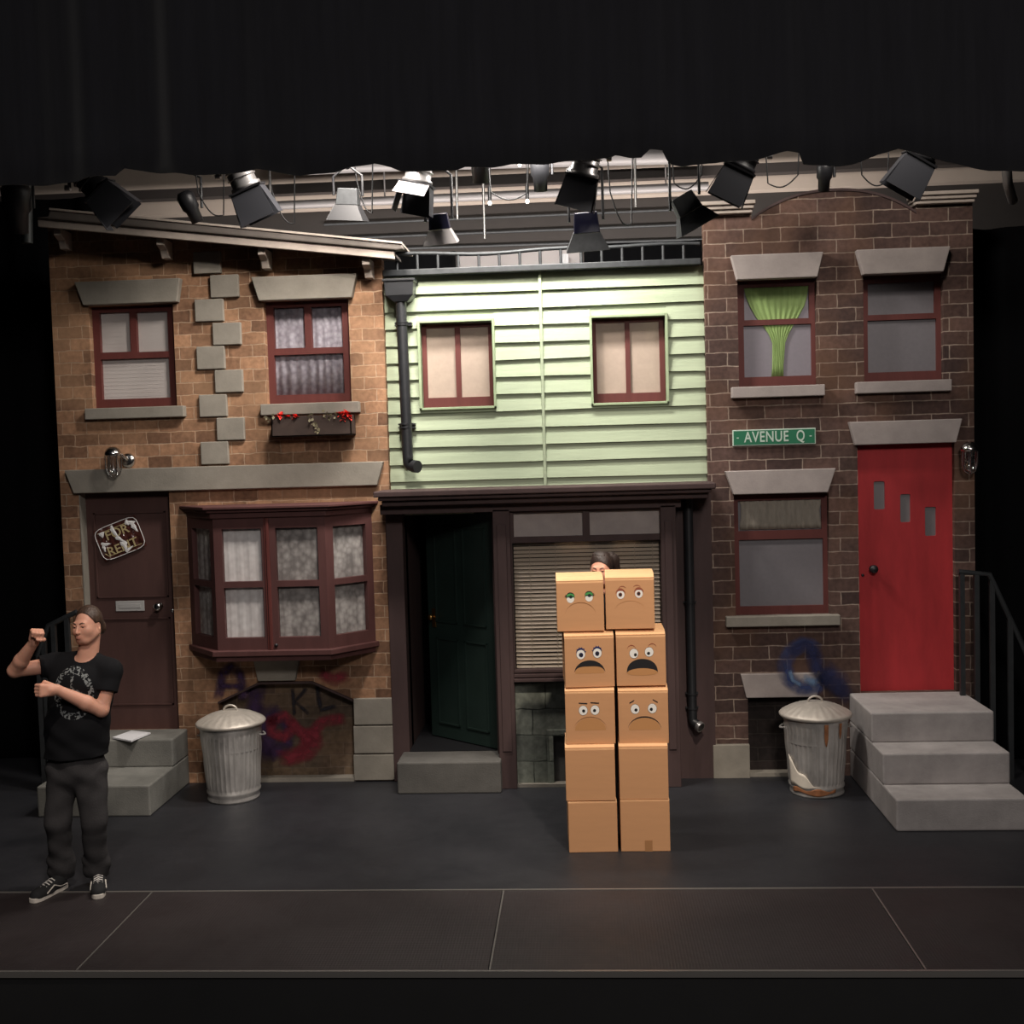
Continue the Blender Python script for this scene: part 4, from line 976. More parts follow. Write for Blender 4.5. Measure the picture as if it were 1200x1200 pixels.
# ================================================================== CARDBOARD BOXES
YB0 = 7.44
def px2box(p, Y): return at(p[0], p[1], Y)
rows = [  # name, front corners TL, TR, BR, BL (px), front plane
    ('R1L', (651, 684), (707, 681.7), (709, 739.7), (653, 740), 'upper left box with green-lidded eyes and thin frown', 'green'),
    ('R1R', (708.5, 680), (766.5, 678.7), (768, 736.7), (710, 737.5), 'upper right box with brown-lidded eyes and faint frown', 'brown'),
    ('R2L', (661, 748.7), (720, 746.7), (720.6, 804.8), (662, 806), 'box with blue eyes, lashes and thick black frown', 'blue'),
    ('R2R', (721.5, 747), (780.5, 745), (780.8, 803), (722.5, 804.5), 'box with wide open black mouth', 'open'),
    ('R3L', (662, 813), (720.7, 811), (721.4, 871.7), (662.6, 872.4), 'box with straight eyebrows, round eyes and faint frown', 'flat'),
    ('R3R', (723.8, 813), (783, 810.5), (784.4, 870.6), (725, 872.2), 'box with slanted short brows and thin black frown', 'sad'),
    ('R4L', (661.8, 879), (720.7, 878), (721.9, 938.4), (663, 938.9), 'plain cardboard box, fourth down in the left column', None),
    ('R4R', (724.6, 878), (783, 876), (784, 936.6), (726, 937.7), 'plain cardboard box, fourth down in the right column', None),
    ('R5L', (665.5, 940.6), (723.6, 940.2), (724.6, 999.3), (666.4, 999.6), 'plain cardboard box at the bottom of the left column', None),
    ('R5R', (726.3, 938.9), (785, 937.9), (786, 998.2), (727.4, 998.8), 'plain cardboard box with taped base, bottom of the right column', None)]
lift = .030
box_things = {}
def disc(q, M, cx, cz, rx, rz, d, n=24, a0=0, a1=2*PI):
    pts = [M @ Vector((cx+rx*math.cos(a0+(a1-a0)*k/n), -d, cz+rz*math.sin(a0+(a1-a0)*k/n))) for k in range(n+(0 if abs(a1-a0-2*PI) < 1e-6 else 1))]
    q.add([M @ Vector((cx, -d, cz))]+pts, [(0, k+1, (k+1) % len(pts)+1) for k in range(len(pts) if abs(a1-a0-2*PI) < 1e-6 else len(pts)-1)])
def arcstroke(q, M, cx, cz, rx, rz, a0, a1, w0, w1, d, n=28):
    """crescent line; width w0 at ends, w1 in the middle"""
    A = []; B = []
    for k in range(n+1):
        f = k/n; a = a0+(a1-a0)*f; w = w0+(w1-w0)*math.sin(PI*f)
        A.append(M @ Vector((cx+(rx)*math.cos(a), -d, cz+(rz)*math.sin(a)))); B.append(M @ Vector((cx+(rx-w*.4)*math.cos(a), -d, cz+(rz-w)*math.sin(a))))
    q.add(A+B, [(k, k+1, n+2+k, n+1+k) for k in range(n)])
def face(t, M, w, h, kind):
    """features drawn on a box front: x in [-w/2,w/2], z in [0,h]; M maps local to world"""
    W_ = w; eyes = {'green': [(-.20, .70), (.19, .72)], 'brown': [(-.185, .70), (.185, .715)], 'blue': [(-.17, .67), (.16, .69)], 'open': [(-.14, .66), (.165, .685)], 'flat': [(-.135, .66), (.10, .665)], 'sad': [(-.16, .68), (.18, .69)]}[kind]
    for i, (ex, ez) in enumerate(eyes):
        ex *= w; ez *= h; s = -1 if i == 0 else 1; R = .085*w*(.92 if kind in ('brown', 'green') else 1)
        q = MB()
        if kind == 'green': disc(q, M, ex, ez-.01, R, R*1.05, .0012)
        else: disc(q, M, ex, ez, R, R*1.12, .0012)
        e = q.build('eye', M_eyew, t)
        q = MB(); arcstroke(q, M, ex, ez, R*1.06, R*1.18, 0, 2*PI, .003, .003, .001); q.build('eye_outline', M_ink if kind != 'brown' else M_inkbrown, e)
        dx = {'green': .1, 'brown': -.05, 'blue': .05 if i == 0 else -.02, 'open': .35 if i == 0 else -.15, 'flat': .1 if i == 0 else -.12, 'sad': .2 if i == 0 else -.25}[kind]*R
        dz = {'green': .25, 'brown': 0, 'blue': -.1, 'open': -.3, 'flat': -.1, 'sad': -.2}[kind]*R
        if kind in ('green', 'blue', 'brown'):
            q = MB(); disc(q, M, ex+dx, ez+dz, R*.5, R*.55, .0018); q.build('iris', {'green': M_inkteal, 'blue': M_inkblue, 'brown': M_inkbrown}[kind], e)
        q = MB(); disc(q, M, ex+dx, ez+dz, R*.36, R*.38, .0022); q.build('pupil', M_ink, e)
        if kind == 'green':
            q = MB(); disc(q, M, ex, ez+.002, R*1.12, R*1.25, .002, 16, .12, PI-.12); q.build('eyelid', M_inkgreen, e)
            q = MB(); arcstroke(q, M, ex, ez+.002, R*1.2, R*1.32, .2, PI-.2, .003, .007, .0025)
            arcstroke(q, M, ex, ez-.004, R*1.15, R*.55, .05, PI-.05, .002, .008, .0027)
            for k in range(3):
                a = M @ Vector((ex+s*R*1.0, -.0026, ez+.002+k*.004)); b = M @ Vector((ex+s*R*1.0, -.0026, ez+.008+k*.004)); c = M @ Vector((ex+s*R*(1.75-.15*k), -.0026, ez+.004+k*.009)); q.add([a, b, c], [(0, 1, 2)])
            q.build('eyelash', M_ink, e)
        if kind == 'brown':
            q = MB(); arcstroke(q, M, ex, ez+.002, R*1.3, R*1.6, .15, PI-.15, .006, .018, .0015); q.build('eyelid', M_inkbrown, e)
            q = MB(); arcstroke(q, M, ex-s*.012, ez+.03, R*1.1, R*1.1, .55, PI-.2 if s < 0 else PI-.5, .003, .006, .0015); q.build('eyebrow', M_inkbrown, t)
        if kind == 'blue':
            q = MB(); arcstroke(q, M, ex, ez+.004, R*1.15, R*1.45, .2, PI-.2, .005, .012, .0025)
            for k in range(5):
                an = (.25+k*.16)*PI if s > 0 else (.75-k*.16)*PI
                c_, s_ = math.cos(an), math.sin(an); p = Vector((ex+R*1.05*c_, -.0026, ez+.004+R*1.3*s_)); n_ = Vector((-s_, 0, c_))*.005; tp = Vector((ex+R*1.4*c_, -.0026, ez+.004+R*1.75*s_))
                q.add([M @ (p+n_), M @ (p-n_), M @ tp], [(0, 1, 2)])
            q.build('eyelash', M_inkblue, e)
        if kind == 'open':
            q = MB(); arcstroke(q, M, ex+(s*.02 if s > 0 else -.015), ez+.02, R*1.1, R*1.35, .5 if s > 0 else .5, PI-.3, .003, .006, .0015); q.build('eyebrow', M_inkbrown, t)
        if kind == 'flat':
            q = MB(); z_ = ez+R*1.75; q.add([M @ Vector((ex-.028, -.0015, z_+.004)), M @ Vector((ex+.028, -.0015, z_+.0)), M @ Vector((ex+.028, -.0015, z_-.008)), M @ Vector((ex-.028, -.0015, z_-.004))], [(0, 1, 2, 3)]); q.build('eyebrow', M_ink, t)
        if kind == 'sad':
            z_ = ez+R*1.55; x_ = ex+s*.018; q = MB()
            o_ = (x_+s*.018, z_-.004); n_ = (x_-s*.014, z_+.014)      # outer end low, inner end high
            q.add([M @ Vector((o_[0], -.0015, o_[1]-.0045)), M @ Vector((n_[0], -.0015, n_[1]-.0035)), M @ Vector((n_[0], -.0015, n_[1]+.0045)), M @ Vector((o_[0], -.0015, o_[1]+.0045))], [(0, 1, 2, 3)]); q.build('eyebrow', M_ink, t)
    mz = {'green': .34, 'brown': .36, 'blue': .28, 'open': .26, 'flat': .27, 'sad': .27}[kind]*h
    mx = {'green': .0, 'brown': 0, 'blue': .0, 'open': .02, 'flat': .0, 'sad': .02}[kind]*w
    rx = {'green': .32, 'brown': .31, 'blue': .31, 'open': .31, 'flat': .33, 'sad': .33}[kind]*w; rz = {'green': .26, 'brown': .22, 'blue': .27, 'open': .29, 'flat': .27, 'sad': .27}[kind]*h
    q = MB()
    if kind == 'open':
        A = [Vector((mx+rx*math.cos(PI*k/24), -.002, mz+rz*(math.sin(PI*k/24)**.8))) for k in range(25)]; B = [Vector((mx+rx*math.cos(PI*k/24), -.002, mz+.045*h*math.sin(PI*k/24)*2.2)) for k in range(25)]
        q.add([M @ v for v in A+B], [(k, k+1, 26+k, 25+k) for k in range(24)]); mo = q.build('mouth', M_ink, t)
        q = MB(); C = [Vector((mx+rx*.96*math.cos(PI*k/24), -.0015, mz-.05*h*math.sin(PI*k/24))) for k in range(25)]
        q.add([M @ v for v in B+C], [(k, k+1, 26+k, 25+k) for k in range(24)]); q.build('mouth_flap', M_cardmouth, mo)
    else:
        w0, w1_, mm = {'green': (.001, .004, M_carddark), 'brown': (.001, .0025, M_cardmouth), 'blue': (.002, .04, M_ink), 'flat': (.001, .004, M_carddark), 'sad': (.001, .009, M_ink)}[kind]
        arcstroke(q, M, mx, mz, rx, rz, .12, PI-.12, w0, w1_, .002); mo = q.build('mouth', mm, t)
        if kind in ('blue', 'sad', 'flat'):
            q = MB(); disc(q, M, mx, mz+.0, rx*.94, rz*.9, .0008, 24, .0, PI); q.build('mouth_flap', M_cardmouth, mo)
for (nm, TL, TR, BR, BL, desc, kind) in rows:
    row = int(nm[1]); side = nm[2]
    yf = YB0+{5: 0, 4: .005, 3: .045, 2: .075, 1: .105}[row]+{'L': 0, 'R': .01}[side]
    w = ((P3(*TR, yf)-P3(*TL, yf)).length+(P3(*BR, yf)-P3(*BL, yf)).length)/2
    cbx = (P3(*BL, yf)+P3(*BR, yf))/2; ctx = (P3(*TL, yf)+P3(*TR, yf))/2
    z0 = (5-row)*(.336+lift) - (.03 if row < 4 else 0) - (.0 if row < 5 else 0)
    z0 = cbx.z if row < 5 else 0.0
    h = ctx.z-z0; dep = .40
    rot = {'R1L': 1.5, 'R1R': -1.0, 'R2L': 3.2, 'R2R': .5, 'R3L': .8, 'R3R': -.8, 'R4L': .5, 'R4R': -.5, 'R5L': 2.2, 'R5R': 0}[nm]
    posn = {1: 'top', 2: 'second', 3: 'third', 4: 'fourth', 5: 'bottom'}[row]
    t = thing('cardboard_box', desc if kind is None else desc+f', {posn} row of the stack', 'box', ((cbx.x+ctx.x)/2, yf+dep/2, z0), 'stacked cardboard boxes')
    M = Matrix.Translation(((cbx.x+ctx.x)/2, yf, z0)) @ Matrix.Rotation(math.radians(rot), 4, 'Z')
    hw = w/2-.002
    up = {1: .034, 2: .034, 3: .030, 4: .030, 5: .0}[row]
    MB().box(-hw, hw, 0, dep, 0, h, M).build('carton', M_cardb, t, bevel=.004)
    # closing flaps, a little sprung: front one rises towards the middle
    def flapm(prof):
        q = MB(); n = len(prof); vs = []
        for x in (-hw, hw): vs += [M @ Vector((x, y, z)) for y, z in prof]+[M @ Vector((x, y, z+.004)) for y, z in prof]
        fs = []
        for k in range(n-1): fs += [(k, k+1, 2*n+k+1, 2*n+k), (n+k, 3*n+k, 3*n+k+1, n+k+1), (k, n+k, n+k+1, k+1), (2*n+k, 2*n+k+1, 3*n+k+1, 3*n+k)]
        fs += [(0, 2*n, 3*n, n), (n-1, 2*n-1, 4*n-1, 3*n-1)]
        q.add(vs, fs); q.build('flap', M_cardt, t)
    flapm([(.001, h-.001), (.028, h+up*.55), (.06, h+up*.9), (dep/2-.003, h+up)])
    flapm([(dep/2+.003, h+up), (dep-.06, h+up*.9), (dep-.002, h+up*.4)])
    MB().box(-hw, hw, .003, dep-.003, h-.001, h+up*.39, M).build('inner_flap', M_cardb, t)
    if kind: face(t, M, w, h, kind)
    if nm == 'R5R':
        MB().box(-.005, .045, -.0012, 0, 0, .075, M).build('tape', mat('brown_tape', rgb(170, 122, 80), .4), t)

# ================================================================== RIGGING ABOVE
def pipe(label, pts, r, m=M_steel, name='lighting_bar', cat='pipe', seg=12, hang=()):
    q = MB().tube(pts, r, seg)
    for u in hang: x = P3(u, 200, pts[1].y).x; f = (x-pts[0].x)/(pts[-1].x-pts[0].x); z = pts[0].z+(pts[-1].z-pts[0].z)*f; q.tube([(x, pts[1].y, z), (x, pts[1].y, 7)], .008, 6)
    o = q.build(name, m, origin=pts[0]); tag(o, label, cat); return o
YLB = 7.95
zb_ = at(600, 150, YLB)[1]+.02
YL2 = 8.35
def bar_z(x, Y): return (zb_+.1+(x+5)/9*(-.15)) if Y < 8 else zb_+.16
def bar(label, Y):
    q = MB().tube([(-5, Y, bar_z(-5, Y)), (4, Y, bar_z(4, Y))], .025, 12)
    for x in (-4.5, -2.2, .1, 2.4): q.tube([(x, Y, bar_z(x, Y)-.02), (x, Y, 7.0)], .008, 8)
    tag(q.build('lighting_bar', M_steel, origin=(-.5, Y, bar_z(0, Y))), label, 'pipe')
bar('front steel lighting bar just behind the black border', YLB); bar('rear steel lighting bar just behind the black border', YL2)
def hang(t, p):
    Y = YLB if p.y < 8.0 else YL2; zb = bar_z(p.x, Y)
    MB().tube([p-Vector((0, 0, .02)), Vector((p.x, Y, max(zb-.03, p.z)))], .018, 10).tube([Vector((p.x-.03, Y, zb)), Vector((p.x+.03, Y, zb))], .042, 12).build('clamp', M_black, t)
pipe('silver pipe across the ceiling behind the lamps, brightest one', [P3(345, 196, 11.6), P3(420, 192, 11.6), P3(800, 182, 11.6)], .085, M_palehood, 'duct_pipe', hang=(420, 700))
pipe('grey pipe crossing the back wall behind the lamps', [P3(320, 241, 12.1), P3(830, 218, 12.1)], .045, M_palehood, 'duct_pipe', hang=(450, 780))
for k, (v0, v1_) in enumerate(((259, 248), (276, 266), (290, 284))):
    pipe(['top', 'middle', 'lowest'][k]+' thin conduit along the dark back wall', [P3(380, v0+4, 12.585), P3(830, v1_-4, 12.585)], .016, M_iron, 'conduit', 'pipe', 8)
for u, v0, v1_ in ((317, 200, 240), (536, 198, 257), (568, 265, 280), (745, 185, 243), (633, 192, 210)):
    pipe(f'thin vertical drop rod hanging {["left of the middle", "beside the white-topped lamp", "low on the back wall", "between the two large right lamps", "behind the border at centre"][(317, 536, 568, 745, 633).index(u)]}', [Vector((P3(u, v0, 10.5).x, 10.5, 7.0)), P3(u, v1_, 10.5)], .012, M_steel, 'drop_rod', 'rod', 8)
# curved silver pipe at the far right
pipe('curved silver pipe at the upper right edge beside the curtain', [Vector((P3(1176, 150, 8.5).x, 8.5, 7)), P3(1176, 150, 8.5), P3(1178, 180, 8.5), P3(1181, 215, 8.6), P3(1187, 235, 8.9)], .035, M_steel, 'curved_pipe')
pipe('dark vertical pipe at the upper left edge', [Vector((P3(31, 190, 8.6).x, 8.6, 7)), P3(31, 190, 8.6), P3(32, 285, 8.6)], .04, mat('dark_pipe', rgb(60, 64, 64), .5), 'side_pipe')
# dangling small lamps
for u, v in ((574, 238), (618, 236), (609, 193)):
    p = P3(u, v, 10.0); t = thing('pendant_bulb', f'tiny lit bulb hanging from a black holder, {["left of the pair under the grey pipe", "right of the pair under the grey pipe", "up against the border hem"][(574, 618, 609).index(u)]}', 'bulb', p, 'tiny hanging bulbs')
    MB().tube([p+Vector((0, 0, .02)), p+Vector((0, 0, .14))], .016, 10).tube([p+Vector((0, 0, .13)), Vector((p.x, p.y, 7))], .003, 5).build('lampholder', M_black, t)
    MB().lathe([(0, -.02), (.012, -.014), (.016, 0), (.012, .014), (0, .02)], p, 12).build('bulb', M_bulb, t)

def lantern(label, u, v, Y, roll, tilt=0, leaf=.24, flare=12, body_m=M_black, top_m=None, openfront=12, size=1.0):
    """fresnel lantern; (u,v) = centre of camera-side barn door; roll: lean in the picture plane (deg, + to the right)"""
    t = thing('stage_lamp', label, 'stage lamp', P3(u, v, Y), 'stage lamps with barn doors')
    s = size
    base = P3(u, v, Y)
    Rm = Matrix.Rotation(math.radians(-roll), 4, 'Y') @ Matrix.Rotation(math.radians(tilt), 4, 'X')
    # local frame: aperture centre at origin, light leaves along -Z; camera side leaf at -Y
    hw = leaf*.42*s
    off = Rm @ Vector((0, -hw-.5*leaf*math.sin(math.radians(openfront)), -leaf*.5))
    M = Matrix.Translation(base-off) @ Rm
    q = MB(); q.lathe([(.0, .30*s), (.06*s, .30*s), (.085*s, .26*s), (.09*s, .04*s), (.105*s, .03*s), (.105*s, 0), (.095*s, 0), (.095*s, .02*s)], (0, 0, 0), 28)
    q.v = [tuple(M @ Vector(v_)) for v_ in q.v]; q.build('housing', body_m, t)
    q = MB()
    for k in range(4): q.lathe([(.086*s, (.08+.045*k)*s), (.1*s, (.082+.045*k)*s), (.1*s, (.09+.045*k)*s), (.086*s, (.092+.045*k)*s)], (0, 0, 0), 28)
    q.v = [tuple(M @ Vector(v_)) for v_ in q.v]; q.build('cooling_fin', body_m, t)
    q = MB(); q.lathe([(0, -.005), (.04*s, 0), (.09*s, .012*s)], (0, 0, 0), 24); q.v = [tuple(M @ Vector(v_)) for v_ in q.v]; q.build('lens', M_frost, t)
    q = MB(); q.box(-.115*s, .115*s, -.115*s, -.095*s, -.008, .006, M).box(-.115*s, .115*s, .095*s, .115*s, -.008, .006, M).box(-.115*s, -.095*s, -.095*s, .095*s, -.008, .006, M).box(.095*s, .115*s, -.095*s, .095*s, -.008, .006, M); q.build('gel_frame', M_black, t)
    for k in range(4):
        fl_ = openfront if k == 0 else flare
        A = M @ Matrix.Rotation(k*PI/2, 4, 'Z') @ Matrix.Translation((0, -.105*s, 0)) @ Matrix.Rotation(math.radians(-fl_), 4, 'X')
        w0 = .105*s; w1_ = leaf*.5*s*(1.08 if k % 2 == 0 else .9)
        q = MB(); T_ = .004
        q.add([A @ Vector(v_) for v_ in ((-w0, 0, 0), (w0, 0, 0), (w1_, 0, -leaf), (-w1_, 0, -leaf), (-w0, T_, 0), (w0, T_, 0), (w1_, T_, -leaf), (-w1_, T_, -leaf))], [(0, 1, 2, 3), (7, 6, 5, 4), (0, 4, 5, 1), (1, 5, 6, 2), (2, 6, 7, 3), (3, 7, 4, 0)])
        q.build('barn_door', (top_m if (top_m and k == 0) else M_blackleaf), t)
    # yoke and clamp
    pv = M @ Vector((0, 0, .15*s)); L_ = M @ Vector((-.13*s, 0, .15*s)); R_ = M @ Vector((.13*s, 0, .15*s))
    topz = max(pv.z+.28*s, 4.62)
    MB().tube([L_, Vector((L_.x, L_.y, topz-.1)), Vector((pv.x, pv.y, topz)), Vector((R_.x, R_.y, topz-.1)), R_], .012, 8).build('yoke', M_black, t)
    hang(t, Vector((pv.x, pv.y, topz)))
    for e_, d_ in ((L_, -1), (R_, 1)): MB().tube([e_-Vector((.005*d_, 0, 0)), e_+Vector((.03*d_, 0, 0))], .02, 12).build('tilt_knob', M_lampgrey, t)
    return t
lantern('black barn door lamp turned diamond-wise, farthest left above the sandstone eave', 127, 238, 7.7, 42, 14, .23, 10)
lantern('barn door lamp with bright silver housing above the sandstone eave', 295, 240, 7.7, 22, 14, .22, 10, M_lampgrey)
lantern('barn door lamp with pale lit top leaf, left of centre', 481, 230, 7.8, -12, 6, .2, 8, M_lampgrey, M_palehood, 62)  # camera-side leaf coloured pale to stand for light on its top
lantern('large barn door lamp at centre right of the hanging bulbs', 677, 226, 7.7, -16, 12, .215, 8, M_lampgrey)
lantern('barn door lamp over the left end of the dark brick parapet', 858, 216, 7.8, -28, 12, .225, 8)
lantern('barn door lamp over the right end of the dark brick parapet', 1069, 205, 7.8, -32, 12, .235, 8)

def flood(label, u, v, Y, roll, tilt, s=1.0, hood=M_palehood, gel=False, body=M_black):
    t = thing('flood_lamp', label, 'flood lamp', P3(u, v, Y), 'box shaped flood lamps')
    M = Matrix.Translation(P3(u, v, Y)) @ Matrix.Rotation(math.radians(-roll), 4, 'Y') @ Matrix.Rotation(math.radians(tilt), 4, 'X')
    a, b, h_ = .08*s, .15*s, .16*s
    q = MB(); q.add([M @ Vector(p) for p in ((-a, -.05*s, h_), (a, -.05*s, h_), (a, .05*s, h_), (-a, .05*s, h_), (-a*1.15, -.08*s, .02), (a*1.15, -.08*s, .02), (a*1.15, .08*s, .02), (-a*1.15, .08*s, .02))], [(0, 1, 2, 3), (7, 6, 5, 4), (0, 4, 5, 1), (1, 5, 6, 2), (2, 6, 7, 3), (3, 7, 4, 0)])
    q.build('housing', body if not gel else M_bluegel, t, bevel=.006)
    T_ = .004
    def plate(pts, nm, m_):
        n = len(pts); P_ = [Vector(p) for p in pts]; nn = (P_[1]-P_[0]).cross(P_[2]-P_[0]).normalized()*T_
        q = MB(); q.add([M @ p for p in P_]+[M @ (p+nn) for p in P_], [tuple(range(n)), tuple(range(2*n-1, n-1, -1))]+[(i, n+i, n+(i+1) % n, (i+1) % n) for i in range(n)]); q.build(nm, m_, t)
    plate([(-a*1.15, -.085*s, .02), (a*1.15, -.085*s, .02), (b, -.14*s, -.1*s), (-b, -.14*s, -.1*s)], 'hood', hood)
    plate([(-a*1.15, .085*s, .02), (a*1.15, .085*s, .02), (b, .14*s, -.1*s), (-b, .14*s, -.1*s)], 'hood', M_black)
    plate([(-a*1.16, -.085*s, .02), (-a*1.16, .085*s, .02), (-b, .14*s, -.1*s), (-b, -.14*s, -.1*s)], 'hood', hood)
    plate([(a*1.16, -.085*s, .02), (a*1.16, .085*s, .02), (b, .14*s, -.1*s), (b, -.14*s, -.1*s)], 'hood', hood)
    pv = M @ Vector((0, 0, .1*s)); L_ = M @ Vector((-.12*s, 0, .1*s)); R_ = M @ Vector((.12*s, 0, .1*s)); topz = max(pv.z+.2, 4.7)
    MB().tube([L_, Vector((L_.x, L_.y, topz-.08)), Vector((pv.x, pv.y, topz)), Vector((R_.x, R_.y, topz-.08)), R_], .01, 8).build('yoke', M_black, t)
    hang(t, Vector((pv.x, pv.y, topz)))
    return t
flood('grey box flood lamp right of the silver lamp, above the sandstone eave', 408, 244, 8.1, -4, 10, .85, M_black, body=M_iron)
flood('small flood lamp with pale hood under the pale-leaf lamp', 516, 272, 8.2, 4, 14, .8, M_palehood, gel=True)
flood('small flood lamp with grey hood below the large centre lamp', 688, 276, 8.2, 3, 14, 1.0, M_iron, gel=True)
flood('tilted ribbed flood lamp left of the dark brick parapet', 810, 252, 8.1, 28, 8, .95, M_iron, body=M_iron)
# small dark profile lamps and boxes
def profile(label, u, v, Y, roll, s=1):
    t = thing('profile_lamp', label, 'stage lamp', P3(u, v, Y))
    M = Matrix.Translation(P3(u, v, Y)) @ Matrix.Rotation(math.radians(-roll), 4, 'Y') @ Matrix.Rotation(math.radians(20), 4, 'X')
    q = MB(); q.lathe([(0, -.12*s), (.05*s, -.12*s), (.055*s, -.02*s), (.07*s, 0), (.075*s, .1*s), (.05*s, .14*s), (0, .145*s)], (0, 0, 0), 20); q.v = [tuple(M @ Vector(v_)) for v_ in q.v]; q.build('housing', M_black, t)
    c = P3(u, v, Y); MB().tube([c+Vector((.09*s, 0, 0)), c+Vector((.09*s, 0, .22)), c+Vector((0, 0, .26)), c+Vector((0, 0, .4))], .011, 8).build('yoke', M_black, t); hang(t, c+Vector((0, 0, .4)))
profile('small black profile lamp between the two left barn door lamps', 224, 244, 8.4, 20, .9)
profile('dark lamp hanging at the far upper left edge', 20, 245, 8.2, -10, 1.4)
profile('small black lamp above the arched parapet', 966, 208, 8.6, 0, .8)
profile('round black lamp hanging below the border at centre', 563, 188, 8.4, 0, 1.3)
profile('black lamp under the border, right of the tiny bulbs', 633, 205, 8.8, 0, 1.0)
# cables looping behind the lamps
M_cable = mat('black_cable', rgb(22, 22, 24), .6)
rnd = random.Random(11)
for k, (u0, v0, u1, v1_, sag) in enumerate(((232, 225, 262, 252, 10), (318, 222, 345, 262, 12), (418, 212, 436, 250, 10), (575, 225, 618, 226, 8), (715, 225, 740, 262, 14), (790, 215, 822, 205, 10), (900, 215, 935, 205, 8), (1010, 205, 1040, 212, 8))):
    a = P3(u0, v0, YL2); b = P3(u1, v1_, YL2); pts = [a.lerp(b, i/10)-Vector((0, 0, sag/150*math.sin(PI*i/10))) for i in range(11)]
    pts = [Vector((a.x-.03, YL2, bar_z(a.x, YL2)))]+pts+[Vector((b.x+.03, YL2, bar_z(b.x, YL2)))]
    o = MB().tube(pts, .005, 6).build('cable', M_cable, origin=a); tag(o, 'thin black cable loop in the rigging, '+['between the two left barn door lamps', 'just right of the silver-housed lamp', 'over the grey box flood lamp', 'between the pair of tiny lit bulbs', 'just right of the large centre lamp', 'over the tilted ribbed flood lamp', 'left of the arched parapet top', 'right of the arched parapet top'][k], 'cable', 'loose cables in the rigging')

